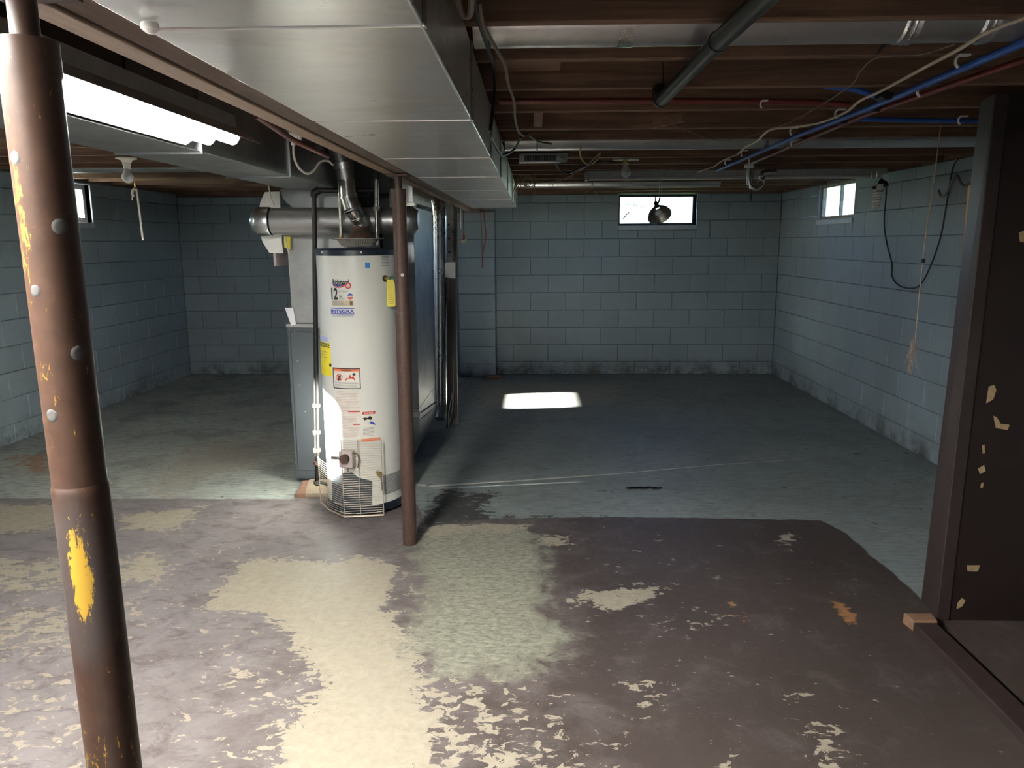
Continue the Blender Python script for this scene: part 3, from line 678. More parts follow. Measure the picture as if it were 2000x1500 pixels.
# elbow: outer heel turning left under the furnace
n = 10; prof = [(X1 - 0.10*(1-math.cos(k*math.pi/2/n)), 0.28 - 0.265*math.sin(k*math.pi/2/n)) for k in range(n+1)]
prof = [(X1, 0.40)] + prof + [(X0, 0.015), (X0, 0.40)]
MB().prism([(a, Y0, b) for a, b in prof], (0, Y1-Y0, 0)).build('elbow', M['duct_dark'], dd, True)
MB().box(X0, X1+0.007, Y0-0.010, Y0+0.012, 0.345, 0.385).build('flange', M['seam'], dd, bevel=0.002)
for dz in (0.0, 0.045):
    MB().tube([(X1+0.002, Y0, 0.37-dz), (X1+0.002, Y1-0.01, 0.26-dz)], 0.005, 6).build('standing_seam', M['black'] if dz == 0 else M['seam'], dd)

# ------------------------------------------------------------------ shiny round duct, boards and angle post
rp = thing('round_riser', 'shiny round metal riser duct beside the steel angle post', 'duct', (-0.78, 6.42, 0.16))
b0, b1 = Vector((-0.800, 6.40, 0.17)), Vector((-0.772, 6.40, 1.76))
MB().tube([b0, b1], 0.057, 32).build('pipe', M['duct_shiny'], rp, True)
MB().tube([b1, b1+Vector((0,0,0.02)), b1+Vector((-0.01,0.02,0.09)), b1+Vector((-0.05,0.05,0.15))], [0.061, 0.061, 0.060, 0.055], 32).build('elbow', M['duct_shiny'], rp, True)
MB().lathe([(0.06, 0), (0.062, 0.006), (0.06, 0.012)], (b1.x, b1.y, 1.755), 32).build('crimp_ring', M['chrome'], rp, True)
MB().tube([b0, b0+Vector((0.005,0.0,-0.06)), b0+Vector((0.0,-0.05,-0.12))], [0.06, 0.058, 0.045], 24).build('foot_boot', M['duct_dark'], rp, True)
sp = thing('angle_post', 'grey perforated steel angle post between riser duct and pilaster', 'post', (-0.68, 6.36, 0))
PXa = at_y(888, 600, 6.36).x; PXb = at_y(904, 600, 6.36).x
mb = MB(); mb.box(-0.712, -0.648, 6.355, 6.362, 0, 1.85); mb.box(-0.655, -0.648, 6.362, 6.42, 0, 1.85); mb.build('angle', M['steelpost'], sp, bevel=0.001)
for i, pz in enumerate([1.66, 1.55, 1.44]): MB().lathe([(0,0),(0.009,0)], (-0.692, 6.3535, pz+0.02), 12, 'y').build('hole', M['soot'], sp)
for i, pz in enumerate([1.62, 1.51, 1.40, 1.29]): MB().lathe([(0,0),(0.009,0)], (-0.656, 6.3535, pz), 12, 'y').build('hole', M['soot'], sp)
b = thing('leaning_boards', 'dark old boards leaning by the steel angle post', 'boards', (-0.75, 6.3, 0))
MB().prism([at_y(872, 838, 6.20), at_y(884, 826, 6.20), at_y(889, 545, 6.30), at_y(876, 545, 6.30)], (0, 0.03, 0)).build('board', M['oldboard'], b)
MB().prism([at_y(884, 820, 6.28), at_y(890, 818, 6.28), at_y(893, 410, 6.33), at_y(886, 400, 6.33)], (0, 0.02, 0)).build('board', M['girder_dark'], b)
MB().prism([at_y(874, 800, 6.26), at_y(882, 795, 6.26), at_y(882, 400, 6.5), at_y(872, 400, 6.5)], (0, 0.02, 0)).build('board', M['oldboard'], b)
tag(MB().prism([at_y(869, 513, 6.24), at_y(889, 512, 6.24), at_y(889, 544, 6.24), at_y(869, 541, 6.24)], (0, 0.02, 0)).build('white_box', M['white']), 'small white box wedged beside the angle post', 'box')
mb = MB(); q = [at_y(876, 808, 6.19), at_y(884, 765, 6.19), at_y(884, 795, 6.19), at_y(876, 835, 6.19)]
tag(MB().tube([q[0], q[1]], 0.004, 6).tube([q[1], q[2]], 0.004, 6).tube([q[2], q[3]], 0.004, 6).tube([q[3], q[0]], 0.004, 6).build('vent_frame', M['dirtywhite']), 'thin white frame leaning against the dark boards', 'frame')

# ------------------------------------------------------------------ water heater
HX, HY, HR = -1.000, 4.350, 0.2235
HB, HT = 0.05, 1.475
wh = thing('water_heater', 'white cylindrical gas water heater with labels and wire guard', 'water heater', (HX, HY, 0))
def on_tank(px, py, r=HR):
    ry = _ray(px, py); ox, oy = -HX, -HY
    A = ry[0]**2 + ry[1]**2; B = 2*(ry[0]*ox + ry[1]*oy); C_ = ox*ox + oy*oy - r*r; disc = max(0, B*B - 4*A*C_)
    tt = (-B - math.sqrt(disc)) / (2*A); x, y = ry[0]*tt - HX, ry[1]*tt - HY
    return math.atan2(y, x), CAM_Z + ry[2]*tt
MB().lathe([(HR, HB), (HR, HB+0.3), (HR, 0.9), (HR, HT)], (HX, HY, 0), 72).build('tank', M['heater'], wh, True)
MB().lathe([(HR+0.003, HT-0.004), (HR+0.004, HT+0.025), (HR-0.004, HT+0.035), (0.0, HT+0.04)], (HX, HY, 0), 72).build('top_cap', M['blackcap'], wh, True)
MB().lathe([(0, 0.018), (HR-0.004, 0.018), (HR+0.004, 0.022), (HR+0.004, HB+0.012), (HR, HB+0.016)], (HX, HY, 0), 72).build('base_ring', M['blackcap'], wh, True)
for a in (-100, -30, -170, 40, 120):
    a = math.radians(a); c = (HX + (HR-0.04)*math.cos(a), HY + (HR-0.04)*math.sin(a), 0.0)
    MB().lathe([(0, 0), (0.016, 0), (0.012, 0.02), (0, 0.02)], c, 12).build('foot', M['rust'], wh)
for px in (630, 705):
    th, z = on_tank(px, 486); c = (HX + (HR+0.004)*math.cos(th), HY + (HR+0.004)*math.sin(th), HT+0.014)
    MB().lathe([(0,0.006),(0.005,0.005),(0.007,0),(0.005,-0.005),(0,-0.006)], c, 12).build('cap_screw', M['white'], wh, True)
def patch(name, mat, px0, py0, px1, py1, off=0.0012, parent=None, thick=0.0):
    t0, z1 = on_tank(px0, (py0)); t1, z0 = on_tank(px1, py1)
    _, za = on_tank((px0+px1)/2, py0); _, zb = on_tank((px0+px1)/2, py1)
    return patch_tz(name, mat, t0, t1, zb, za, off, parent)
def patch_tz(name, mat, t0, t1, z0, z1, off, parent=None, n=10):
    mb = MB(); r0, r1 = HR - 0.0005, HR + off; vs = []
    for i in range(n+1):
        th = t0 + (t1-t0)*i/n
        for r, z in ((r0, z0), (r1, z0), (r1, z1), (r0, z1)): vs.append((HX + r*math.cos(th), HY + r*math.sin(th), z))
    fs = [(i*4+k, (i+1)*4+k, (i+1)*4+(k+1) % 4, i*4+(k+1) % 4) for i in range(n) for k in range(4)] + [(0,1,2,3), (n*4+3, n*4+2, n*4+1, n*4)]
    return mb.add(vs, fs).build(name, mat, parent or wh, True)
def curved_text(name, body, px0, py0, px1, py1, mat, off=0.002, shear=0.0, parent=None):
    cu = bpy.data.curves.new(name, 'FONT'); cu.body = body; cu.size = 1.0; cu.shear = shear; cu.resolution_u = 3; cu.offset = 0.035 if name in ('numeral', 'lettering') else 0.012
    o = bpy.data.objects.new(name, cu); COL.objects.link(o); dg = bpy.context.evaluated_depsgraph_get(); dg.update()
    me = bpy.data.meshes.new_from_object(o.evaluated_get(dg)); bpy.data.objects.remove(o)
    co = np.zeros(len(me.vertices)*3); me.vertices.foreach_get('co', co); co = co.reshape(-1, 3)
    mn, mx = co.min(0), co.max(0)
    t0, _ = on_tank(px0, (py0+py1)/2); t1, _ = on_tank(px1, (py0+py1)/2); _, za = on_tank((px0+px1)/2, py0); _, zb = on_tank((px0+px1)/2, py1)
    u = (co[:, 0]-mn[0])/(mx[0]-mn[0]); v = (co[:, 1]-mn[1])/(mx[1]-mn[1]); th = t0 + (t1-t0)*u; r = HR + off
    new = np.stack([HX + r*np.cos(th), HY + r*np.sin(th), zb + (za-zb)*v], 1)
    me.vertices.foreach_set('co', new.ravel()); me.materials.clear(); me.materials.append(mat); me.update()
    ob = bpy.data.objects.new(name, me); COL.objects.link(ob); p = parent or wh; ob.parent = p; ob.matrix_parent_inverse = Matrix.Translation(-p.location) if p.type == 'EMPTY' else Matrix.Identity(4)
    return ob
def curve_poly(name, pts, mat, off=0.002, parent=None):
    vs = []
    for px, py in pts:
        th, z = on_tank(px, py); vs.append((HX + (HR+off)*math.cos(th), HY + (HR+off)*math.sin(th), z))
    return MB().add(vs, [tuple(range(len(vs)))]).build(name, mat, parent or wh)
def lines(parent, px0, py0, px1, py1, n, mat, off=0.002, thick=0.9, seed=1):
    rr = random.Random(seed); mb = MB()
    for i in range(n):
        y = py0 + (py1-py0)*(i+0.5)/n; xe = px1 - rr.random()*0.15*(px1-px0)
        t0, _ = on_tank(px0, y); t1, _ = on_tank(xe, y); _, z = on_tank((px0+px1)/2, y); r = HR + off; h = 0.0015*thick
        m = 6
        vs = [(HX + r*math.cos(t0+(t1-t0)*k/m), HY + r*math.sin(t0+(t1-t0)*k/m), z+s*h) for k in range(m+1) for s in (-1, 1)]
        mb.add(vs, [(2*k, 2*k+2, 2*k+3, 2*k+1) for k in range(m)])
    o = mb.build('small_print', mat, parent); o['kind'] = 'stuff'; return o
# sticker group: brand mark
curved_text('lettering', 'Richmond', 650, 545, 682, 557, M['ink_black'])
curve_poly('blue_swoosh', [(650,554),(656,557),(664,557),(671,553),(676,553),(668,558),(660,560),(653,558)], M['ink_blue'])
curve_poly('red_swoosh', [(651,556),(656,560),(664,560),(672,556),(683,551),(676,557),(666,562),(657,562),(652,559)], M['ink_red'])
def disc(name, px, py, r, mat, off, half=None):
    pts = [(px + r*math.cos(a), py + r*math.sin(a)) for a in [2*math.pi*k/20 for k in range(20)]]
    if half: pts = [(x, (min(y, py) if half > 0 else max(y, py))) for x, y in pts]
    return curve_poly(name, pts, mat, off)
disc('round_mark', 680, 558, 6.2, M['ink_red'], 0.0024); disc('round_mark', 680, 558, 3.6, M['ink_pink'], 0.003)
curved_text('numeral', '12', 647.5, 562, 660, 585, M['ink_black'])
curved_text('script_line', 'Self Cleaning', 661, 567, 680, 572, M['ink_grey'], shear=0.4)
curved_text('lettering', 'YEAR', 662, 577, 669, 581, M['ink_black']); curved_text('lettering', 'WARRANTY', 662, 582, 675, 585, M['ink_grey'])
disc('badge_top', 684, 579, 6, M['ink_blue'], 0.002, 1); disc('badge_bottom', 684, 579, 6, M['ink_red'], 0.0021, -1); patch('badge_band', M['label_cream'], 678.5, 577.5, 689.5, 580, 0.0026)
tl = patch('spec_label', M['label_tan'], 648, 587, 691, 597.5); lines(tl, 650, 588, 676, 596, 3, M['ink_grey'], 0.002, 1.2, 2); patch('spec_stamp', M['scrap'], 683, 588, 689, 596, 0.0018, tl)
patch('blue_rule', M['ink_blue'], 647, 601.5, 692, 603, 0.002); patch('blue_rule', M['ink_blue'], 647, 612.5, 692, 614, 0.002)
curved_text('lettering', 'INTEGRA', 647, 604.5, 692, 611.5, M['ink_blue'], 0.0022)
lines(wh, 649, 615, 694, 619, 2, M['ink_grey'], 0.002, .8, 3)
patch('energy_sticker', M['ink_sky'], 713, 513, 722, 523)
lines(wh, 745, 496, 760, 520, 8, M['ink_grey'], 0.002, 1.1, 5)
# yellow guide on the left flank
patch('blue_strip', M['label_lilac'], 626, 657, 640, 666, 0.0012)
yl = patch('yellow_guide', M['label_yellow'], 622.5, 669, 648, 733, 0.0014)
curved_text('lettering', 'ENERGYGUIDE', 623.5, 669, 644, 678, M['ink_black'], 0.0022, parent=yl); lines(yl, 626, 684, 640, 700, 3, M['ink_grey'], 0.0022, .9, 8)
patch('black_square', M['ink_black'], 643.5, 710, 647.5, 716, 0.0022, yl)
# framed warning plate
wp = patch('warning_frame', M['ink_black'], 650, 719, 705, 760, 0.0014); patch('warning_face', M['label_cream'], 652, 721, 703, 758, 0.002, wp)
patch('orange_header', M['ink_orange'], 652, 721, 703, 725.5, 0.0026, wp); curved_text('lettering', 'WARNING', 666, 721.8, 686, 725, M['ink_black'], 0.0032, parent=wp)
def ring(name, px, py, r0, r1, mat, off, parent):
    vs = []; N = 24
    for k in range(N):
        a = 2*math.pi*k/N
        for r in (r0, r1):
            th, z = on_tank(px + r*math.cos(a), py + r*math.sin(a)); vs.append((HX+(HR+off)*math.cos(th), HY+(HR+off)*math.sin(th), z))
    MB().add(vs, [(2*k, 2*((k+1) % N), 2*((k+1) % N)+1, 2*k+1) for k in range(N)]).build(name, mat, parent)
ring('prohibition_ring', 663, 737, 5.2, 6.4, M['ink_red'], 0.003, wp); curve_poly('can_symbol', [(660,733),(666,733),(666,742),(660,742)], M['ink_black'], 0.0028, wp)
curve_poly('prohibition_bar', [(658.5,733.5),(660,732),(667.5,740.5),(666,742)], M['ink_red'], 0.0034, wp)
curve_poly('flame_symbol', [(674,743),(678,737),(680,740),(684,731),(687,737),(690,733),(693,740),(695,743)], M['ink_red'], 0.0028, wp)
curve_poly('spark_symbol', [(688,731),(691,728),(695,730),(694,733),(690,734)], M['ink_black'], 0.003, wp)
lines(wp, 654, 746, 702, 757, 5, M['ink_grey'], 0.0028, .8, 9)
# long instruction sheet, danger card
ins = patch('instruction_sheet', M['label_cream'], 655, 762, 704, 856, 0.0012); lines(ins, 657, 764, 703, 854, 30, M['ink_pink'], 0.002, 1.2, 11)
patch('red_rule', M['ink_red'], 680, 803, 703, 805, 0.0024, ins); patch('red_rule', M['ink_red'], 690, 828, 703, 830, 0.0024, ins)
dc = patch('danger_card', M['label_cream'], 707, 804, 735, 853, 0.0014); patch('red_header', M['ink_red'], 707.5, 804, 733, 809, 0.002, dc); curved_text('lettering', 'DANGER', 712, 805, 729, 808, M['label_cream'], 0.0026, parent=dc)
curve_poly('hand_symbol', [(708,817),(713,815),(718,816),(722,812),(727,815),(725,820),(718,819),(712,821)], M['ink_black'], 0.0024, dc)
curve_poly('hand_symbol', [(720,826),(724,823),(730,824),(734,830),(728,829)], M['ink_blue'], 0.0024, dc); lines(dc, 709, 834, 732, 852, 7, M['ink_grey'], 0.0022, .9, 12)
# lower access cover, louvre, intake screen
patch('access_cover', M['heater'], 648, 858, 748, 1003, 0.003)
curve_poly_pts = [(650,932),(667,928),(672,922),(688,921),(700,932),(724,938),(727,985),(706,988),(690,994),(672,992),(668,984),(652,979)]
lv = MB()
vs = []
for px, py in curve_poly_pts:
    th, z = on_tank(px, py); vs.append((HX + (HR+0.0042)*math.cos(th), HY + (HR+0.0042)*math.sin(th), z))
# strips so the dark shape follows the curve of the tank
lo = MB(); N = 26
xsL = [650 + (727-650)*i/N for i in range(N+1)]
def yr(px):
    top = np.interp(px, [650,667,672,688,700,724,727], [932,928,922,921,932,938,939]); bot = np.interp(px, [650,668,672,690,706,727], [979,984,992,994,988,985]); return top, bot
vs = []
for px in xsL:
    for py in yr(px):
        th, z = on_tank(px, py); vs.append((HX + (HR+0.0045)*math.cos(th), HY + (HR+0.0045)*math.sin(th), z))
lo.add(vs, [(2*i, 2*i+2, 2*i+3, 2*i+1) for i in range(N)]).build('inner_louvre', M['darkgrey'], wh)
pp = patch('orange_header', M['ink_orange'], 706, 856, 742, 861, 0.0042)
mbp = MB()
tA, zA = on_tank(748, 945); tB, _ = on_tank(786, 930); z_hi, z_lo = on_tank(765, 924)[1], on_tank(765, 962)[1]
patch_tz('intake_screen', M['dirtywhite'], tA, tB, z_lo, z_hi, 0.0015)
nx_, nz_ = 26, 14
for i in range(nx_):
    for j in range(nz_):
        th = tA + (tB-tA)*(i+0.5+(0.5 if j % 2 else 0))/nx_; z = z_lo + (z_hi-z_lo)*(j+0.5)/nz_; r = HR+0.0022; d1 = (tB-tA)/nx_*0.32; d2 = (z_hi-z_lo)/nz_*0.36
        if th + d1 > tB: continue
        mbp.add([(HX+r*math.cos(th+a*d1), HY+r*math.sin(th+a*d1), z+b*d2) for a, b in ((-1,0),(0,-1),(1,0),(0,1))], [(0,1,2,3)])
so = mbp.build('screen_holes', M['ink_black'], wh); so['kind'] = 'stuff'
# seam of the jacket
thS, _ = on_tank(748, 900); MB().tube([(HX+(HR+.001)*math.cos(thS), HY+(HR+.001)*math.sin(thS), HB+.02), (HX+(HR+.001)*math.cos(thS), HY+(HR+.001)*math.sin(thS), 0.42)], 0.003, 6).build('jacket_seam', M['heater'], wh)
# gas control valve
thc, zc = on_tank(682, 893); er = Vector((math.cos(thc), math.sin(thc), 0)); et = Vector((-math.sin(thc), math.cos(thc), 0)); c = Vector((HX, HY, zc)) + er*(HR+0.028)
cv = MB().obox(c, er*0.026, et*0.042, Vector((0,0,0.048))).build('gas_control', M['control'], wh, bevel=0.006)
MB().tube([c + er*0.026 + Vector((0,0,0.008)), c + er*0.048 + Vector((0,0,0.008))], 0.026, 24).build('dial', M['rust'], cv, True)
MB().tube(spline([c + et*0.04 + Vector((0,0,.03)), c + et*0.062 + Vector((0,0,.03)), c + et*0.07, c + et*0.06 - Vector((0,0,.05))]), 0.0035, 8).build('thermocouple_tube', M['rust'], cv, True)
MB().tube(spline([c - Vector((0,0,.048)), c - Vector((0,0,.075)), c - Vector((0,0,.09)) - er*0.02]), 0.005, 8).build('burner_tube', M['zinc'], cv, True)
MB().tube([c - et*0.042, c - et*0.095], 0.010, 12).build('inlet_nipple', M['zinc'], cv, True)
# drain valve
thd, zd = on_tank(737, 922); e2 = Vector((math.cos(thd), math.sin(thd), 0)); c2 = Vector((HX, HY, zd)) + e2*HR
dv = MB().tube([c2, c2 + e2*0.03], 0.012, 14).build('drain_valve', M['zinc'], wh, True)
MB().tube([c2 + e2*0.03, c2 + e2*0.045], 0.016, 10).build('valve_wheel', M['brass'], dv, True)
MB().tube(spline([c2+e2*0.035, c2+e2*0.04+Vector((0.01,0,-.04)), c2+e2*0.035+Vector((0.012,0,-.10))]), 0.003, 6).build('chain', M['zinc'], dv, True)
# relief valve opening with the yellow tag
tht, zt = on_tank(752, 544); e3 = Vector((math.cos(tht), math.sin(tht), 0)); c3 = Vector((HX, HY, zt)) + e3*(HR-0.002)
MB().tube([c3, c3 + e3*0.006], 0.019, 20).build('port_ring', M['rust'], wh, True)
pr_ = MB().tube([c3, c3+e3*0.04], 0.010, 14).build('relief_valve', M['brass'], wh, True)
MB().tube(spline([c3+e3*0.03, c3+e3*0.045+Vector((.02,0,.004)), c3+e3*0.03+Vector((.045,0,-.03))]), 0.008, 8).build('lever', M['greenthing'], pr_, True)
tg = thing('warning_tag', 'yellow plastic tag hanging from the relief valve of the water heater', 'tag', tuple(c3+e3*0.05))
pz = [(755,547),(768,545),(772,560),(773,596),(770,599),(758,599),(756,596),(755,560)]
Yt = (c3+e3*0.055).y
MB().prism([at_y(x, y, Yt) for x, y in pz], (0, 0.002, 0)).build('tag_plate', M['yellowtag'], tg)
for i in range(9):
    y = 560 + 4*i; MB().prism([at_y(759, y, Yt-0.001), at_y(769, y, Yt-0.001), at_y(769, y+1.2, Yt-0.001), at_y(759, y+1.2, Yt-0.001)], (0, 0.0008, 0)).build('print_line', simple('olive_print', (0.35,0.3,0.02,1)) if i == 0 else bpy.data.materials['olive_print'], tg)

# wire guard cage round the burner end
wc = thing('wire_guard', 'cream wire guard cage in front of the water heater burner', 'guard', (HX, HY-0.3, 0))
gA = at_y(623, 870, 4.25); Y_f = HY - HR - 0.045
cornerL = Vector((-1.275, 4.33, 0)); cornerM = Vector((at_y(669, 930, Y_f).x, Y_f, 0)); cornerR = Vector((at_y(747, 930, Y_f+0.035).x, Y_f+0.035, 0))
zt0 = at_y(670, 860, Y_f).z; zb0 = at_y(670, 1008, Y_f).z
def path_at(z): return [cornerL + Vector((0,0,z)), cornerL.lerp(cornerM, 0.5) + Vector((-0.012,-0.012,z)), cornerM + Vector((0,0,z)), cornerR + Vector((0,0,z))]
NB = 34
for i in range(NB):
    z = zb0 + (zt0 - zb0)*i/(NB-1); p = path_at(z)
    if z > at_y(625, 892, 4.33).z: p = p[2:]
    MB().tube(p, 0.00115, 5).build('cage_wire', M['cage'], wc)
for base, zz in ((cornerL, at_y(625, 892, 4.33).z), (cornerM, zt0), (cornerM.lerp(cornerR, 0.41), zt0), (cornerR, zt0)):
    MB().tube([base + Vector((0,0,zb0-0.006)), base + Vector((0,0,zz))], 0.0022, 6).build('cage_upright', M['cage'], wc)
MB().tube([p - Vector((0,0,0.006)) for p in path_at(zb0)], 0.003, 6).build('bottom_rod', M['cage'], wc)
MB().tube([cornerL + Vector((0.02,0.02,max(zb0-0.03,0.004))), cornerM + Vector((-.03,0.02,max(zb0-0.03,0.004))), cornerM + Vector((.02,0.03,max(zb0-.03,.004)))], 0.003, 6).build('floor_rod', M['rust'], wc)

# draft hood, foil pan, flue pipe
dh = thing('draft_hood', 'brown draft hood with spread legs on top of the water heater', 'hood', (HX+0.02, HY, HT))
hc = (at_y(705, 455, HY).x, HY, 0)
MB().lathe([(0.075, 1.565), (0.074, 1.575), (0.055, 1.60), (0.045, 1.612), (0.045, 1.63)], hc, 32).build('hood_cone', M['rust'], dh, True)
for a in (30, 150, 210, 330):
    a = math.radians(a); MB().tube([(hc[0]+0.075*math.cos(a), hc[1]+0.075*math.sin(a), 1.572), (hc[0]+0.10*math.cos(a), hc[1]+0.10*math.sin(a), 1.514)], 0.004, 6).build('hood_leg', M['zinc'], dh)
fp_ = thing('foil_pie_pan', 'fluted foil pie pan under the draft hood', 'pan', (hc[0], hc[1], 1.53))
prof = [(0.085, 1.520), (0.118, 1.558), (0.145, 1.560), (0.146, 1.563), (0.117, 1.562), (0.084, 1.524)]
mb = MB(); N = 96; vs = []
for i, (r, z) in enumerate(prof):
    for k in range(N):
        a = 2*math.pi*k/N; rr_ = r + (0.0022*(1 if k % 2 else -1) if i in (0, 1, 4, 5) else 0); vs.append((hc[0]-0.02+rr_*math.cos(a), hc[1]+rr_*math.sin(a), z))
mb.add(vs, [(i*N+k, i*N+(k+1) % N, (i+1)*N+(k+1) % N, (i+1)*N+k) for i in range(len(prof)-1) for k in range(N)])
mb.build('pan', M['foil'], fp_)
MB().lathe([(0, 1.521), (0.0845, 1.521)], (hc[0]-0.02, hc[1], 0), 48).build('pan_bottom', M['foil'], fp_)
fl = thing('flue_pipe', 'shiny segmented flue pipe rising from the water heater', 'pipe', (hc[0], hc[1], 1.6))
Yf = HY
q = [at_y(705, 452, Yf), at_y(705, 437, Yf), at_y(699, 424, Yf-0.02), at_y(688, 408, Yf-0.04), at_y(680, 385, Yf-0.04), at_y(677, 352, Yf-0.04), at_y(672, 332, Yf-0.04), at_y(670, 318, Yf-0.04), at_y(663, 296, Yf-0.04), at_y(658, 285, Yf-0.04)]
rad = [0.038, 0.040, 0.043, 0.050, 0.047, 0.043, 0.055, 0.058, 0.058, 0.060]
segs = [(0, 1, 'duct_shiny'), (1, 2, 'chrome'), (2, 3, 'chrome'), (3, 4, 'chrome'), (4, 5, 'chrome'), (5, 6, 'chrome'), (6, 7, 'duct_shiny'), (7, 9, 'duct_dark')]
for a, b, m in segs:
    MB().tube([q[a], q[b]], [rad[a]*1.0, rad[b]*1.0], 36).build('pipe_segment', M[m], fl, True)
for i in (1, 2, 3, 4, 5, 7):
    dv_ = (q[min(i+1, 9)] - q[i-1]).normalized(); MB().tube([q[i]-dv_*0.004, q[i]+dv_*0.004], rad[i]+0.0035, 36).build('crimp_ring', M['chrome'], fl, True)

# gas pipe, water pipes
gp = thing('gas_pipe', 'black iron gas pipe dropping left of the water heater', 'pipe', (-1.26, 4.33, 0))
ga, gb = at_y(613, 378, 4.36), at_y(618, 942, 4.40)
MB().tube([Vector((ga.x, 4.36, 1.80)), Vector((-1.315, 4.42, 0.09))], 0.0145, 16).build('drop', M['black'], gp, True)
MB().tube(spline([Vector((ga.x, 4.36, 1.79)), Vector((ga.x+0.003, 4.36, 1.815)), Vector((ga.x+0.03, 4.36, 1.828))], 5), 0.021, 16).build('elbow', M['black'], gp, True)
MB().tube([Vector((ga.x+0.02, 4.36, 1.828)), Vector((ga.x+0.34, 4.40, 1.828)), ], 0.0145, 16).build('branch', M['black'], gp, True)
for py in (792, 845, 880, 905, 944):
    p = at_y(617, py, 4.40); s_ = (1.80-p.z)/(1.71); px_ = ga.x + (-1.315-ga.x)*s_; py_ = 4.36 + 0.06*s_
    MB().lathe([(0.014, -0.012), (0.023, -0.010), (0.023, 0.010), (0.014, 0.012)], (px_, py_, p.z), 16).build('fitting', M['rust'] if py != 944 else M['zinc'], gp, True)
MB().tube([Vector((-1.31, 4.42, 0.115)), Vector((-1.24, 4.36, 0.115))], 0.012, 10).build('cross_arm', M['zinc'], gp, True)
w1 = thing('cold_water_pipe', 'thin galvanised water pipe left of the flue pipe base', 'pipe', (-1.1, 4.33, 1.5))
MB().tube([at_y(667, 470, 4.36), at_y(665, 415, 4.36), at_y(662, 330, 4.36)], 0.0095, 12).build('pipe', M['zinc'], w1, True)
MB().tube([at_y(667, 468, 4.36), at_y(667, 460, 4.36)], 0.014, 8).build('nut', M['brass'], w1, True)
w2 = thing('hot_water_pipe', 'corroded galvanised water pipe with joints right of the flue', 'pipe', (-0.9, 4.33, 1.5))
MB().tube([at_y(737, 480, 4.36), at_y(735, 412, 4.36)], 0.0105, 12).build('pipe', M['zinc'], w2, True)
MB().tube([at_y(735, 412, 4.36), at_y(735, 404, 4.36)], 0.020, 8).build('union', M['zinc'], w2, True)
MB().tube([at_y(735, 404, 4.36), at_y(735, 350, 4.36)], 0.0135, 12).build('riser', M['zinc'], w2, True)
MB().tube([at_y(735, 350, 4.36), at_y(735, 335, 4.36)], 0.017, 8).build('coupling', M['darkpipe'], w2, True)
tag(MB().tube([at_y(690, 385, 4.5), at_y(720, 381, 4.5), at_y(722, 372, 4.5)], 0.007, 8).build('valve_stub', M['black']), 'small black valve fitting in the dark behind the flue', 'fitting')

# ------------------------------------------------------------------ fluorescent lamp (lit)
fx = thing('fluorescent_lamp', 'lit fluorescent tube lamp hanging along the dark-sided duct', 'lamp', (-0.97, 1.4, 1.86))
Ya, Yb2 = 0.05, at_z(478, 272, 1.862).y
def extr(name, prof, mat, y0, y1):
    return MB().prism([(a, y0, b) for a, b in prof], (0, y1-y0, 0)).build(name, mat, fx)
extr('channel', [(-0.915, 1.885), (-1.035, 1.885), (-1.035, 1.925), (-0.915, 1.925)], M['hoodgrey'], Ya, Yb2-0.05)
extr('reflector', [(-0.858, 1.848), (-0.915, 1.888), (-1.035, 1.888), (-1.098, 1.848), (-1.098, 1.846), (-1.033, 1.884), (-0.917, 1.884), (-0.858, 1.846)], M['hoodgrey'], Ya, Yb2)
for x in (-0.925, -1.0):
    MB().tube([(x, Ya+0.03, 1.857), (x, Yb2-0.06, 1.857)], 0.0185, 18).build('lit_tube', M['tube_lit'], fx, True)
    MB().tube([(x, Yb2-0.062, 1.862), (x, Yb2-0.035, 1.866)], 0.016, 12).build('lamp_holder', M['dirtywhite'], fx, True)
for y in (0.5, 1.9):
    MB().tube([(-0.975, y, 1.925), (-0.975, y, 2.12)], 0.003, 6).build('hanger_wire', M['black'], fx)
# far unlit lamp
un = thing('unlit_fluorescent_lamp', 'long unlit white tube lamp under the far joists', 'lamp', (1.1, 5.95, 2.03))
ya = 6.25; la, lb = at_y(1150, 350, ya), at_y(1590, 352, ya); zt_ = 2.03
MB().box(la.x-0.02, lb.x+0.55, ya-0.03, ya+0.05, zt_+0.012, zt_+0.055).build('channel', M['dirtywhite'], un, bevel=0.003)
MB().tube([(la.x, ya-0.01, zt_), (lb.x+0.5, ya-0.01, zt_)], 0.018, 14).build('unlit_tube', M['tube_off'], un, True)
MB().box(la.x-0.03, la.x-0.005, ya-0.03, ya+0.03, zt_-0.02, zt_+0.04).build('end_holder', M['dirtywhite'], un)

# ------------------------------------------------------------------ round ducts in joist bays (right side)
def rduct(name_label, y, z, r, x0, x1, mat, rings=(), tape=()):
    o = thing('round_duct', name_label, 'duct', ((x0+x1)/2, y, z))
    MB().lathe([(r, x0), (r, x1)], (0, y, z), 36, 'x').build('pipe', mat, o, True)
    for xr, w_ in rings:
        MB().lathe([(r, xr-w_), (r+0.004, xr-w_*.7), (r+0.002, xr-w_*.2), (r+0.006, xr+w_*.2), (r+0.002, xr+w_*.5), (r+0.005, xr+w_), (r, xr+w_*1.2)], (0, y, z), 36, 'x').build('crimp_ring', M['duct_shiny'], o, True)
    for xr, w_ in tape:
        MB().lathe([(r+0.002, xr-w_), (r+0.002, xr+w_)], (0, y, z), 36, 'x').build('foil_tape', M['chrome'], o, True)
    return o
rduct('large round galvanised duct in the nearest joist bay', 2.20, 2.135, 0.078, -0.16, 2.75, M['duct_round'], [(0.985, .02), (1.185, .02)], [(0.245, .02)])
rduct('round grey duct tucked in the middle joist bay', 4.42+0.08, 2.125, 0.078, -0.16, 2.75, M['duct_round'], [(0.02, .006)])
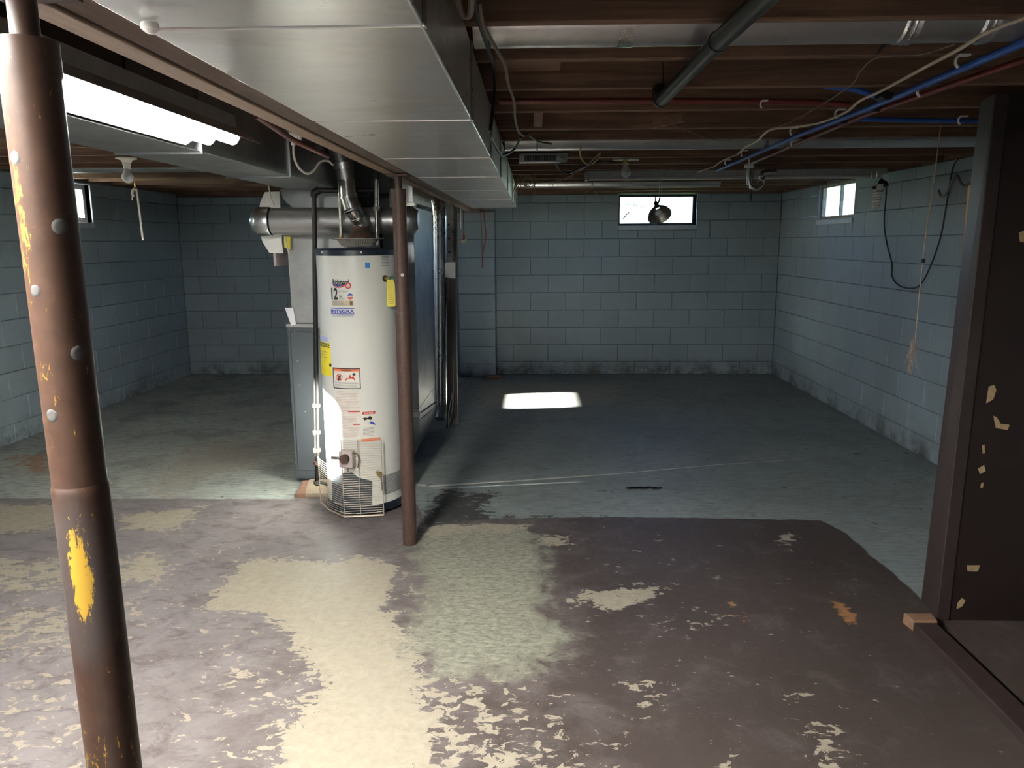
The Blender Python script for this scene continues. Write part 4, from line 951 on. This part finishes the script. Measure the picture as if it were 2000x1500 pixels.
rduct('slim round duct in the last joist bay by the back wall', 7.46, 2.115, 0.075, -0.16, 1.75, M['duct_round'], [(0.18, .006), (0.55, .006)])
hs = thing('duct_strap', 'loose dark metal strap hanging from the nearest round duct', 'strap', (1.12, 2.3, 2.0))
MB().add([tuple(at_y(x, y, 2.31)) for x, y in ((1722,86),(1734,86),(1716,104),(1710,110),(1713,102))] , [(0,1,2,3,4)]).build('strap', M['darkpipe'], hs)
# left side duct under the far joists of the left bay
rduct('pale round duct under the left joists by the left window', 6.1, 2.165, 0.075, -4.05, -1.45, M['duct'])

# ------------------------------------------------------------------ dark drain pipe hanging across
dp = thing('drain_pipe', 'dark grey drain pipe slanting under the nearest joists', 'pipe', (0.43, 2.2, 2.0))
pa, pm_, pb_ = at_z(1520, -30, 2.01), at_z(1400, 84, 2.01), at_z(1293, 195, 2.015)
MB().tube([pa, pm_], 0.0235, 20).build('pipe', M['darkpipe'], dp, True)
MB().tube([pm_, pb_], 0.0215, 20).build('pipe', M['darkpipe'], dp, True)
MB().tube([pm_ - (pb_-pm_).normalized()*0.02, pm_ + (pb_-pm_).normalized()*0.03], 0.0255, 20).build('coupling', M['black'], dp, True)
MB().tube([pb_, pb_ + (pb_-pm_).normalized()*0.05 + Vector((0,0,0.008)), pb_ + Vector((-0.0,0.07,0.05))], [0.026, 0.027, 0.025], 18).build('elbow', M['black'], dp, True)
MB().tube([at_y(1295, 122, 2.75), at_y(1295, 180, 2.75)], 0.002, 6).build('hanger_wire', M['black'], dp)

# ------------------------------------------------------------------ coloured water pipes and clips
zp = 2.045
pb1 = thing('blue_water_pipe', 'long blue plastic water pipe under the right joists', 'pipe', (1.3, 3.5, zp))
MB().tube([at_z(2060, 60, zp), at_z(2000, 83, zp), at_z(1850, 146, zp), at_z(1700, 210, zp), at_z(1560, 264, zp), at_z(1400, 333, zp-0.01)], 0.0115, 14).build('pipe', M['pexblue'], pb1, True)
pr1 = thing('red_water_pipe', 'long red plastic water pipe beside the blue one', 'pipe', (1.4, 3.5, zp))
MB().tube([at_z(2060, 92, zp), at_z(2000, 117, zp), at_z(1800, 186, zp), at_z(1700, 220, zp), at_z(1600, 262, zp), at_z(1470, 318, zp)], 0.0105, 14).build('pipe', M['pexred'], pr1, True)
tag(MB().tube(spline([at_z(1610, 168, 2.09), at_z(1660, 173, 2.08), at_z(1700, 184, 2.06), at_z(1725, 196, 2.05)]), 0.011, 12).build('blue_branch_pipe', M['pexblue'], None, True), 'short blue branch pipe curving in from above the ivory cable', 'pipe')
tag(MB().tube([at_y(1640, 232, 3.62), at_y(1930, 237, 3.62)], 0.0105, 12).build('blue_cross_pipe', M['pexblue'], None, True), 'blue pipe running right towards the dark partition', 'pipe')
tag(MB().tube(spline([at_y(975, 198, 3.02), at_y(1300, 197, 3.02), at_y(1560, 199, 3.02), at_y(1660, 205, 3.02)], 4), 0.0115, 12).build('red_cross_pipe', M['pexred'], None, True), 'dark red pipe running along the middle joist', 'pipe')
tag(MB().tube([at_z(500, 225, 1.90), at_z(570, 272, 1.90), at_z(640, 305, 1.90)], 0.010, 12).build('red_pipe_stub', M['pexred'], None, True), 'short red pipe under the left of the girder above the gas pipe', 'pipe')
def clip(px, py, label, y=None, z=2.055, s=1.0):
    p = at_z(px, py, z) if y is None else at_y(px, py, y)
    o = thing('pipe_clip', label, 'clip', tuple(p), 'white clips holding the coloured pipes')
    MB().obox(p + Vector((0.010*s, 0, 0.006)), (0.016*s, 0, 0), (0, 0.008*s, 0), (0, 0, 0.003)).build('nail_tab', M['white'], o, bevel=0.001)
    MB().tube(spline([p + Vector((-0.004, 0, 0.006)), p + Vector((-0.012*s, 0, -0.004*s)), p + Vector((-0.012*s, 0, -0.018*s)), p + Vector((-0.004*s, 0, -0.028*s))], 4), 0.0045*s, 8).build('hook', M['white'], o, True)
for px, py, lab in ((1876, 112, 'white pipe clip on the blue pipe nearest the camera'), (1800, 172, 'white pipe clip on the red pipe nearest the partition'), (1638, 217, 'white pipe clip where the ivory cable crosses'),
                    (1549, 252, 'white pipe clip on the middle of the blue pipe'), (1550, 276, 'white pipe clip on the middle of the red pipe'), (1452, 296, 'white pipe clip near the far end of the blue pipe'), (1420, 314, 'last white pipe clip at the far end of the blue pipe')):
    clip(px, py, lab)
clip(1878, 230, 'white pipe clip on the blue cross pipe', 3.6)
clip(1490, 200, 'white pipe clip on the dark red cross pipe', 3.0, s=0.7)
for px, py, y in ((1724, 188, 3.0), (1702, 212, 3.2), (1640, 236, 3.5)):
    o = thing('pipe_tee', {1724: 'dark crimped tee joint on the blue pipe near the cable', 1702: 'dark crimped tee joint on the red pipe', 1640: 'dark crimped tee joint where the blue cross pipe starts'}[px], 'fitting', tuple(at_z(px, py, zp)))
    p = at_z(px, py, zp); d1 = Vector((0.0, 0.03, 0)); MB().tube([p - d1, p + d1], 0.0145, 12).build('body', M['black'], o, True); MB().tube([p, p + Vector((0.03, 0, 0.0))], 0.0135, 12).build('branch', M['black'], o, True)

# cables
def cable(name, label, pts, r, mat, cat='cable', n=6):
    return tag(MB().tube(spline(pts, n), r, 8).build(name, M[mat], None, True), label, cat)
zc_ = 2.03
cable('ivory_cable', 'thick ivory cable looping beside the blue pipe', [at_z(2060, 10, zc_), at_z(2000, 35, zc_), at_z(1930, 62, zc_), at_z(1870, 98, zc_), at_z(1800, 135, zc_), at_z(1720, 178, zc_), at_z(1680, 197, zc_), at_z(1650, 220, zc_), at_z(1600, 240, zc_), at_z(1548, 248, zc_), at_z(1508, 252, zc_), at_z(1490, 264, zc_), at_z(1478, 276, zc_), at_z(1455, 288, zc_+.01), at_z(1440, 302, zc_+.01)], 0.0052, 'whitecable')
cable('thin_wire', 'thin tan wire draped between the joists toward the ivory cable', [at_z(1866, 86, 2.035), at_z(1800, 106, 2.035), at_z(1715, 112, 2.035), at_z(1680, 140, 2.035), at_z(1655, 172, 2.035), at_z(1560, 230, 2.035), at_z(1505, 253, 2.035), at_z(1450, 269, 2.035), at_z(1395, 273, 2.035), at_z(1340, 255, 2.035), at_z(1295, 237, 2.035)], 0.0022, 'graycable')
cable('far_ivory_wire', 'ivory wire end beyond the blue pipe', [at_z(1440, 302, 2.04), at_z(1412, 313, 2.04), at_z(1395, 325, 2.04), at_z(1380, 330, 2.04), at_z(1362, 337, 2.04)], 0.004, 'whitecable')
cable('black_cable', 'black cable hanging along the right side of the trunk duct', [at_x(924, -10, -.12), at_x(935, 40, -.12), at_x(955, 100, -.12), at_x(964, 130, -.12), at_x(965, 190, -.12), at_x(958, 255, -.125), at_x(962, 275, -.125), at_x(975, 297, -.12), at_x(983, 303, -.12), at_z(1003, 293, 2.0), at_z(1018, 268, 2.03)], 0.0055, 'rubber')
cable('grey_cable', 'grey brown cable hanging next to the black cable', [at_z(936, 5, 2.03), at_z(945, 50, 2.0), at_z(965, 88, 2.0), at_z(982, 118, 2.0), at_z(988, 135, 2.0), at_z(993, 165, 2.0), at_z(1004, 200, 2.0), at_z(1006, 232, 2.01), at_z(1013, 258, 2.02), at_z(1023, 266, 2.03)], 0.0045, 'graycable')
cable('cable_tail', 'black wire tail past the cable knot', [at_z(1018, 262, 2.03), at_z(1030, 262, 2.02), at_z(1050, 276, 2.02), at_z(1077, 281, 2.04)], 0.005, 'rubber')
cable('cable_loop', 'grey cable loop at the top beside the trunk duct', [at_z(892, -20, 2.0), at_z(898, 15, 2.0), at_z(908, 32, 1.99), at_z(919, 25, 1.99), at_z(921, -20, 2.0)], 0.0065, 'graycable')
tg2 = cable('yellow_wire', 'yellow brown wire looping down below the middle duct', [at_z(1134, 285, 2.03), at_z(1133, 302, 2.0), at_z(1140, 316, 1.99), at_z(1152, 322, 1.99), at_z(1166, 312, 2.0), at_z(1174, 297, 2.04)], 0.004, 'yellowwire')
cable('far_grey_wire', 'grey wire drooping in the far right bay', [at_z(1172, 298, 2.04), at_z(1150, 320, 2.02), at_z(1128, 336, 2.02), at_z(1100, 350, 2.02), at_z(1070, 356, 2.03), at_z(1040, 352, 2.05)], 0.005, 'graycable')
cable('far_black_wire', 'black wire drooping under the far joists', [at_z(1085, 315, 2.04), at_z(1092, 330, 2.02), at_z(1110, 338, 2.01), at_z(1130, 330, 2.02), at_z(1160, 318, 2.02), at_z(1200, 316, 2.05)], 0.008, 'rubber')
# tangle at duct end
tw = thing('wire_tangle', 'tangled bunch of brown wires at the far end of the trunk duct', 'wires', (-0.05, 6.6, 1.98))
rr = random.Random(5)
for i in range(7):
    cx_, cy_ = rr.uniform(1022, 1036), rr.uniform(352, 372); r1, r2 = rr.uniform(6, 16), rr.uniform(8, 20); a0 = rr.uniform(0, 6)
    pts = [at_y(cx_ + r1*math.cos(a0 + k*0.9), cy_ + r2*math.sin(a0 + k*0.9), 6.5 + 0.02*i) for k in range(8)]
    MB().tube(spline(pts, 4), 0.0032, 6).build('wire', M[['tancable', 'yellowwire', 'graycable'][i % 3]], tw, True)
for i, (xa, xb) in enumerate(((1004, 1003), (1008, 1006), (1013, 1001), (1016, 1006))):
    MB().tube(spline([at_y(xa+6, 318, 6.4), at_y(xa+4, 350, 6.4), at_y(xb, 375, 6.5), at_y(xb-1, 398, 6.6)], 5), 0.0035, 6).build('wire', M[['graycable', 'tancable', 'yellowwire', 'graycable'][i]], tw, True)
# wire draped at back window
cable('draped_wire', 'thin tan wire draped down the back wall left of the back window', [at_y(1142, 460, 8.7), at_y(1141, 420, 8.7), at_y(1143, 385, 8.7), at_y(1150, 371, 8.6), at_y(1162, 375, 8.6), at_y(1180, 392, 8.6), at_y(1200, 400, 8.6), at_y(1235, 400, 8.6), at_y(1265, 407, 8.6)], 0.0045, 'tancable')
cable('pull_string', 'thin string hanging low on the back wall', [at_y(1139, 505, 8.8), at_y(1140, 480, 8.8), at_y(1141, 455, 8.8)], 0.003, 'tancable', 'string')
cable('red_wire', 'thin red cord hanging at the pilaster', [at_y(942, 524, 8.6), at_y(944, 490, 8.6), at_y(949, 460, 8.6), at_y(946, 430, 8.6), at_y(945, 408, 8.6)], 0.0055, 'redcord', 'cord')
cable('dark_wire', 'thin dark cord hanging beside the red cord', [at_y(942, 520, 8.62), at_y(941, 470, 8.62), at_y(940, 440, 8.62), at_y(938, 412, 8.62)], 0.004, 'graycable', 'cord')
pt = thing('cord_plug', 'red and ivory cord plug hanging left on the pilaster', 'plug', tuple(at_y(906, 460, 8.5)))
MB().tube([at_y(905, 412, 8.5), at_y(906, 456, 8.5)], 0.004, 6).build('cord', M['black'], pt)
MB().tube([at_y(906, 455, 8.5), at_y(906, 469, 8.5)], [0.008, 0.017], 10).build('plug_neck', M['redcord'], pt, True)
p = at_y(906, 471, 8.5); MB().obox(p, (0.032, 0, 0.004), (0, 0.015, 0), (0, 0, 0.018)).build('plug_body', M['whitecable'], pt, bevel=0.003)
tag(MB().tube([Vector((at_y(900, 408, 8.42).x, 8.42, 2.07)), at_y(900, 446, 8.42)], 0.005, 6).build('white_pull_rod', M['white']), 'thin white rod hanging by the pilaster top', 'rod')

# white hose from the red pipe to the flue
ho = thing('white_hose', 'thin white hose looping from a white valve by the girder', 'hose', tuple(at_y(575, 270, 3.2)))
MB().tube(spline([at_y(573, 280, 3.3), at_y(574, 305, 3.3), at_y(582, 325, 3.3), at_y(598, 339, 3.32), at_y(612, 334, 3.35), at_y(625, 317, 3.4), at_y(640, 314, 3.45), at_y(650, 322, 3.5)]), 0.005, 8).build('hose', M['string'], ho, True)
MB().tube([at_y(573, 262, 3.3), Vector((at_y(573, 262, 3.3).x, 3.32, 2.10))], 0.004, 6).build('bracket_rod', M['zinc'], ho)
MB().tube([at_y(566, 262, 3.3), at_y(584, 266, 3.3)], 0.017, 12).build('valve_body', M['white'], ho, True)
MB().tube([at_y(573, 262, 3.3), at_y(573, 284, 3.3)], [0.016, 0.010], 12).build('valve_stem', M['white'], ho, True)
MB().tube([at_y(585, 258, 3.3), at_y(585, 276, 3.3)], 0.010, 10).build('valve_cap', M['porcelain'], ho, True)

# ------------------------------------------------------------------ register grille and far ceiling bits
rg = thing('air_register', 'small louvred metal register under the middle joists', 'register', tuple(at_y(1050, 310, 5.0)))
a, b = at_y(1014, 318, 5.0), at_y(1095, 299, 5.0)
MB().box(a.x, b.x, 5.0, 5.05, a.z, b.z).build('frame', M['duct'], rg, bevel=0.002)
MB().box(a.x+0.03, a.x+0.23, 4.995, 5.0, a.z+0.010, b.z-0.012).build('throat', M['blackvoid'], rg)
for i in range(20):
    x = a.x + 0.035 + 0.0098*i; MB().box(x, x+0.003, 4.989, 4.996, a.z+0.010, b.z-0.012).build('louvre', M['duct_dark'], rg)
MB().obox(at_y(1098, 308, 4.99), (0.035, 0, 0.0), (0, 0.006, 0), (0.008, 0, 0.028)).build('tape_flap', M['chrome'], rg)
# bare bulb, clear, centre right
def bulb(p, s, mat, parent, name='glass_bulb'):
    prof = [(0.0, -0.062), (0.012, -0.060), (0.022, -0.052), (0.029, -0.040), (0.030, -0.030), (0.026, -0.018), (0.018, -0.004), (0.0135, 0.008), (0.013, 0.016)]
    return MB().lathe([(r*s, h*s) for r, h in prof], tuple(p), 24).build(name, mat, parent, True)
cb = thing('bare_bulb', 'clear bare bulb in a corroded socket under the joists', 'light bulb', tuple(at_y(1221, 320, 5.2)))
p = at_y(1222, 322, 5.2)
bulb(p + Vector((0,0,-0.01)), 1.15, M['bulb_clear'], cb)
MB().tube([p + Vector((0,0,0.005)), p + Vector((-.003,0,0.035))], 0.018, 14).build('socket', M['brass'], cb, True)
MB().obox(p + Vector((0.0,0,0.036)), (0.085,0,0), (0,0.02,0), (0,0,0.006)).build('mounting_strap', M['zinc'], cb)
MB().tube([p + Vector((0.005,0,0.0)), p + Vector((0.002,0,-0.03)), p + Vector((0.012,0,-0.035))], 0.002, 5).build('filament_post', M['black'], cb)
# porcelain bulb, left
lb_ = thing('porcelain_light', 'frosted bulb in a white porcelain holder on the left joists', 'light bulb', tuple(at_y(250, 320, 4.1)))
p = at_y(249, 337, 4.1)
bulb(p + Vector((0,0,0.01)), 1.05, M['bulb_frost'], lb_)
MB().lathe([(0.0,0.075),(0.052,0.075),(0.052,0.069),(0.028,0.063),(0.026,0.055),(0.020,0.050),(0.021,0.040),(0.018,0.034),(0.018,0.02),(0.0,0.018)], tuple(p), 24).build('porcelain_base', M['porcelain'], lb_, True)
ps = thing('hanging_string', 'white pull cord hanging beneath the left porcelain light', 'cord', tuple(at_y(264, 370, 4.1)))
MB().tube([at_y(263, 352, 4.1), at_y(264, 366, 4.1)], 0.0022, 6).build('chain', M['brass'], ps)
MB().tube(spline([at_y(266, 368, 4.1), at_y(270, 395, 4.1), at_y(275, 435, 4.1), at_y(278, 460, 4.1), at_y(280, 469, 4.1)]), 0.0052, 8).build('cord', M['string'], ps, True)
MB().tube(spline([at_y(266, 371, 4.1), at_y(261, 370, 4.1), at_y(258, 377, 4.1), at_y(261, 384, 4.1)]), 0.0075, 8).build('knot', M['string'], ps, True)
MB().tube([at_y(259, 382, 4.1), at_y(258, 391, 4.1)], 0.003, 6).build('loose_end', M['string'], ps)
# white cap disc under second duct with cord
wd = thing('white_ceiling_light', 'white round holder under the end of the dark-sided duct', 'holder', tuple(at_y(522, 350, 4.45)))
pc = at_y(523, 350, 4.45); MB().lathe([(0.0,0.018),(0.075,0.018),(0.078,0.008),(0.05,-0.022),(0.0,-0.026)], tuple(pc), 28).build('base', M['porcelain'], wd, True)
MB().tube(spline([at_y(524, 358, 4.4), at_y(529, 385, 4.4), at_y(536, 402, 4.4)]), 0.004, 6).build('cord', M['string'], wd)
cable('white_wire_loop', 'white wire hanging at the left end of the round vent pipe', [at_y(557, 462, 4.42), at_y(560, 480, 4.42), at_y(566, 498, 4.42)], 0.005, 'whitecable')

# clamp lamp in front of back window
Yc = 5.84
cl = thing('reflector_lamp', 'dark clamp lamp with dish reflector in front of the back window', 'lamp', tuple(at_y(1287, 420, Yc)))
c = at_y(1287, 417, Yc); ax = Vector((0.15, -0.55, -0.62)).normalized()
def lathe_dir(prof, c, ax, n=32):
    u = ax.orthogonal().normalized(); v = ax.cross(u); vs = []
    for r, h in prof:
        for k in range(n):
            a = 2*math.pi*k/n; vs.append(c + ax*h + (u*math.cos(a) + v*math.sin(a))*r)
    return MB().add(vs, [(i*n+k, i*n+(k+1) % n, (i+1)*n+(k+1) % n, (i+1)*n+k) for i in range(len(prof)-1) for k in range(n)])
lathe_dir([(r_*1.15, h_*1.1) for r_, h_ in [(0.018, -0.055), (0.022, -0.05), (0.045, -0.035), (0.068, -0.008), (0.078, 0.018), (0.080, 0.020), (0.077, 0.018), (0.066, -0.004), (0.043, -0.030), (0.02, -0.042)]], c, ax).build('reflector', M['zinc'], cl, True)
lathe_dir([(0.0, 0.016), (0.018, 0.013), (0.028, 0.0), (0.026, -0.015), (0.015, -0.035)], c, ax).build('lamp_bulb', M['bulb_frost'], cl, True)
lathe_dir([(0.0, -0.10), (0.015, -0.098), (0.018, -0.055), (0.0, -0.05)], c + Vector((0,0,0.012)), ax).build('socket', M['black'], cl, True)
MB().tube(spline([at_y(1285, 398, Yc+.06), at_y(1287, 393, Yc+.06), at_y(1289, 386, Yc+.05)]), 0.007, 8).build('clamp', M['black'], cl, True)
MB().tube([at_y(1287, 388, Yc+.05), Vector((at_y(1287, 352, Yc+.05).x, Yc+.05, 2.07))], 0.0018, 5).build('hanging_wire', M['zinc'], cl)
MB().tube([at_y(1292, 388, Yc+.05), Vector((at_y(1291, 352, Yc+.05).x, Yc+.05, 2.07))], 0.0018, 5).build('hanging_wire', M['zinc'], cl)
MB().tube([at_y(1287, 434, Yc), at_y(1287, 438, Yc)], 0.004, 6).build('dish_screw', M['black'], cl)
tag(MB().tube(spline([at_y(1217, 428, 8.88), at_y(1222, 421, 8.88), at_y(1226, 417, 8.88), at_y(1229, 415, 8.88)]), 0.008, 6).build('window_latch', M['frame_dark']), 'dark latch lever at the left of the back window', 'latch')
tag(MB().tube(spline([at_y(1239, 386, 8.85), at_y(1242, 392, 8.85), at_y(1239, 397, 8.85), at_y(1243, 400, 8.85)]), 0.004, 6).build('wire_hook', M['tancable']), 'small curly wire hook in the back window', 'hook')

# P-trap
tr = thing('drain_trap', 'chrome drain trap hanging under the far right joists', 'trap', tuple(at_y(1470, 350, 5.2)))
Yt2 = 5.2
MB().tube(spline([at_y(1463, 328, Yt2), at_y(1463, 352, Yt2), at_y(1466, 363, Yt2), at_y(1475, 368, Yt2), at_y(1485, 363, Yt2), at_y(1489, 353, Yt2), at_y(1488, 342, Yt2), at_y(1495, 336, Yt2), at_y(1516, 334, Yt2)]), 0.0165, 16).build('trap_bend', M['chrome'], tr, True)
MB().tube([at_y(1463, 321, Yt2), at_y(1463, 328, Yt2)], 0.030, 18).build('white_nut', M['white'], tr, True)
MB().tube([at_y(1486, 352, Yt2), at_y(1490, 349, Yt2)], 0.021, 14).build('slip_nut', M['chrome'], tr, True)
MB().tube([at_y(1463, 310, Yt2), at_y(1463, 322, Yt2)], 0.006, 8).build('tail', M['white'], tr)
tag(MB().tube([Vector((at_y(1470, 350, 5.48).x, 5.48, 2.07)), at_y(1469, 372, 5.48), at_y(1467, 385, 5.48), at_y(1466, 394, 5.48)], [0.002, 0.003, 0.007, 0.003], 8).build('hanging_plug', M['rubber']), 'black plug end hanging below the drain trap', 'plug')

# CFL work light on right wall, cords
wl = thing('spiral_bulb_light', 'spiral bulb hanging head-down beside the right wall window', 'lamp', tuple(at_y(1715, 380, 5.9)))
Yw = 5.9
p0, p1 = at_y(1716, 372, Yw), at_y(1710, 405, Yw); axw = (p1-p0); L_ = axw.length; axw.normalize(); u = axw.orthogonal().normalized(); v = axw.cross(u)
pts = [p0 + axw*(L_*k/72) + (u*math.cos(k*0.55) + v*math.sin(k*0.55))*0.024*(1-0.25*k/72) for k in range(73)]
MB().tube(pts, 0.0085, 8).build('spiral_tube', M['porcelain'], wl, True)
MB().tube([p0 - axw*0.045, p0], [0.026, 0.028], 16).build('ballast', M['porcelain'], wl, True)
MB().tube(spline([p0 - axw*0.04, p0 - axw*0.06 + Vector((.01,0,.01)), at_y(1722, 360, Yw), at_y(1728, 357, Yw), at_y(1731, 364, Yw)]), [0.022]*8*0 + [0.018]*33, 12).build('socket', M['rubber'], wl, True)
MB().tube([at_y(1704, 366, Yw), at_y(1724, 372, Yw)], 0.010, 8).build('clamp_wing', M['rubber'], wl)
MB().tube(spline([at_y(1703, 333, Yw), at_y(1703, 348, Yw), at_y(1709, 356, Yw), at_y(1713, 350, Yw), at_y(1713, 335, Yw)]), 0.0025, 6).build('hook', M['zinc'], wl)
cable('green_cord', 'dark cord looping down the right wall from the spiral bulb light', [at_y(1728, 358, Yw), at_x(1731, 370, 2.76), at_x(1729, 400, 2.76), at_x(1727, 440, 2.76), at_x(1733, 480, 2.76), at_x(1742, 515, 2.76), at_x(1742, 538, 2.76), at_x(1752, 555, 2.76), at_x(1772, 563, 2.76), at_x(1795, 558, 2.76), at_x(1815, 525, 2.76), at_x(1835, 470, 2.76), at_x(1845, 420, 2.76), at_x(1854, 365, 2.76), at_x(1862, 325, 2.76), at_x(1872, 310, 2.74)], 0.0055, 'rubber', 'cord')
cable('pale_rope', 'pale rope loop high on the right wall near the partition', [at_x(1833, 372, 2.75), at_x(1838, 383, 2.75), at_x(1848, 378, 2.75), at_x(1866, 342, 2.75), at_x(1878, 359, 2.75), at_x(1890, 362, 2.75), at_x(1903, 345, 2.75), at_x(1911, 322, 2.75)], 0.008, 'graycable', 'rope')
lp = thing('long_pull_string', 'long string hanging from the joists in front of the right wall', 'string', tuple(at_y(1820, 350, 3.9)))
Yp = 3.79
MB().tube([at_y(1840, 222, Yp), Vector((at_y(1840, 222, Yp).x, Yp, 2.07))], 0.002, 5).build('nail', M['zinc'], lp)
MB().tube([at_y(1840, 222, Yp), at_y(1822, 370, Yp), at_y(1812, 430, Yp), at_y(1803, 505, Yp)], 0.0028, 6).build('string', M['twine'], lp)
MB().tube(spline([at_y(1840, 222, Yp), at_y(1836, 240, Yp), at_y(1839, 247, Yp), at_y(1844, 238, Yp), at_y(1843, 222, Yp)]), 0.0028, 6).build('loop', M['twine'], lp)
MB().obox(at_y(1803, 509, Yp), (0.008,0,0), (0,0.008,0), (0,0,0.010)).build('knot', M['rubber'], lp, bevel=0.003)
MB().tube([at_y(1802, 513, Yp), at_y(1795, 580, Yp), at_y(1788, 660, Yp)], 0.0022, 6).build('lower_string', M['twine'], lp)
rr = random.Random(4); mb = MB()
for i in range(10):
    x, y = 1786, 660; pts = [at_y(x, y, Yp)]
    for k in range(7):
        x += rr.uniform(-6, 5) - 0.6; y += rr.uniform(4, 13); pts.append(at_y(x, y, Yp + rr.uniform(-.02, .02)))
        if y > 728: break
    mb.tube(spline(pts, 3), 0.0013, 4)
ro = mb.build('frayed_end', M['twine'], lp); ro['kind'] = 'stuff'

# ------------------------------------------------------------------ dark partition at the right
pw = thing('partition', 'dark brown plywood partition with paint chips at the right', 'partition', (1.8, 3.0, 0))
def chipped():
    t = NT('dark_brown_panel'); n1 = t.noise(t.coord('World', (1, 1, 3)), 6, 8, 0.7)
    t.set(Base_Color=t.mix(t.ramp(n1, 0.3, 0.7), (0.017, 0.009, 0.007, 1), (0.012, 0.006, 0.005, 1)), Roughness=0.45); t.bump(n1, 0.1, 0.003); return t.m
M['panel'] = chipped(); M['post_paint'] = simple('brown_post_paint', (0.030, 0.019, 0.017, 1), 0.5, 0, 0.3, 10)
MB().add([(1.675,2.955,0),(2.79,2.955,0),(2.79,2.975,0),(1.675,2.975,0),(1.69,2.955,2.06),(2.79,2.955,2.06),(2.79,2.975,2.06),(1.69,2.975,2.06)], [(0,3,2,1),(4,5,6,7),(0,1,5,4),(1,2,6,5),(2,3,7,6),(3,0,4,7)]).build('plywood_panel', M['panel'], pw)
pst = MB().add([(1.652,2.95,0),(1.705,2.95,0),(1.755,3.13,0),(1.678,3.13,0),(1.668,2.95,2.06),(1.72,2.95,2.06),(1.79,3.13,2.06),(1.715,3.13,2.06)], [(0,3,2,1),(4,5,6,7),(0,1,5,4),(1,2,6,5),(2,3,7,6),(3,0,4,7)])
pst.build('end_stud', M['post_paint'], pw, bevel=0.004)
chips = [[(1931,755),(1942,752),(1946,762),(1940,780),(1926,788),(1928,775)], [(1940,812),(1947,815),(1955,828),(1972,830),(1968,840),(1945,836)], [(1918,870),(1923,868),(1924,885),(1919,886)], [(1910,915),(1922,908),(1925,920),(1914,926)],
         [(1888,1104),(1914,1104),(1910,1116),(1890,1116)], [(1878,1168),(1886,1172),(1880,1184),(1868,1190),(1870,1178)], [(1990,455),(2010,445),(2010,475),(1992,472)], [(1916,945),(1921,942),(1920,952),(1915,954)]]
for cpt in chips: MB().prism([at_y(x, y, 2.9548) for x, y in cpt], (0, 0.0006, 0)).build('paint_chip', M['chip'], pw)
slp = at_z(1893, 350, 1.8)
s2 = MB().prism([at_y(1896, 362, 3.4), at_y(1903, 362, 3.4), at_y(1885, 560, 3.4), at_y(1878, 560, 3.4)], (0, 0.02, 0))
tag(s2.build('wood_strip', M['tanwood']), 'narrow raw wood strip behind the edge of the dark partition', 'wood strip')
bs = thing('sole_plate', 'brown timber sole plate on the floor before the dark partition', 'timber', (1.55, 2.4, 0))
MB().prism([(1.515, 2.87, 0), (1.605, 2.87, 0), (1.605, 0.9, 0), (1.515, 0.9, 0)], (0, 0, 0.038)).build('timber', M['post_paint'], bs, bevel=0.004)
MB().prism([(1.505, 2.93, 0), (1.62, 2.93, 0), (1.61, 2.86, 0), (1.512, 2.86, 0)], (0, 0, 0.046)).build('split_end', M['scrap'], bs, bevel=0.006)

pn = at_z(293, 52, 1.85)
nb = thing('white_nub', 'small white plastic plug at the near duct seam by the girder', 'plug', tuple(pn))
MB().lathe([(0, 0.004), (0.012, 0.002), (0.013, -0.006), (0.006, -0.012), (0, -0.013)], (pn.x, pn.y, 1.853), 14).build('cap', M['white'], nb, True)
# ------------------------------------------------------------------ small floor items
sw = at_z(960, 737, 0)
tag(MB().obox((sw.x+0.03, 8.62, 0.02), (0.085, 0.01, 0), (-0.004, 0.035, 0), (0, 0, 0.018)).build('wood_scrap', M['scrap'], None, False, 0.004), 'short wood scrap on the floor at the foot of the pilaster', 'wood')
pl = [at_z(x, y, 0.0) for x, y in ((838, 950), (1000, 940), (1200, 926), (1400, 908), (1560, 898))]  # sliver of sunlight laid on the floor as a pale flat strip
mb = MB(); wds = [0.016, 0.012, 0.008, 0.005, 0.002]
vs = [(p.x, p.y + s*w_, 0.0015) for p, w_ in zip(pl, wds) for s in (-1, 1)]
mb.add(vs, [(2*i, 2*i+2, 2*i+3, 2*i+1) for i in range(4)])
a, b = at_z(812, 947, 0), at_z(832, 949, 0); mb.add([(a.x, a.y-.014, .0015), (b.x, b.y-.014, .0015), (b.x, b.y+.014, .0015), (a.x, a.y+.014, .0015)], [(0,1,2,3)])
tag(mb.build('sun_streak_strip', M['sun_streak']), 'thin painted sunlight streak across the floor right of the middle column', 'line')
mb = MB(); rr = random.Random(9)
for k in range(26):
    p = at_z(1228 + k*2.4, 954 + rr.uniform(-1.0, 1.2), 0.0); mb.obox((p.x, p.y, 0.004), (rr.uniform(.012,.022), 0.004, 0), (0, rr.uniform(.004,.010), 0), (0, 0, 0.004))
tag(mb.build('floor_debris', M['soot']), 'small strip of black debris on the blue floor', 'debris')['kind'] = 'stuff'
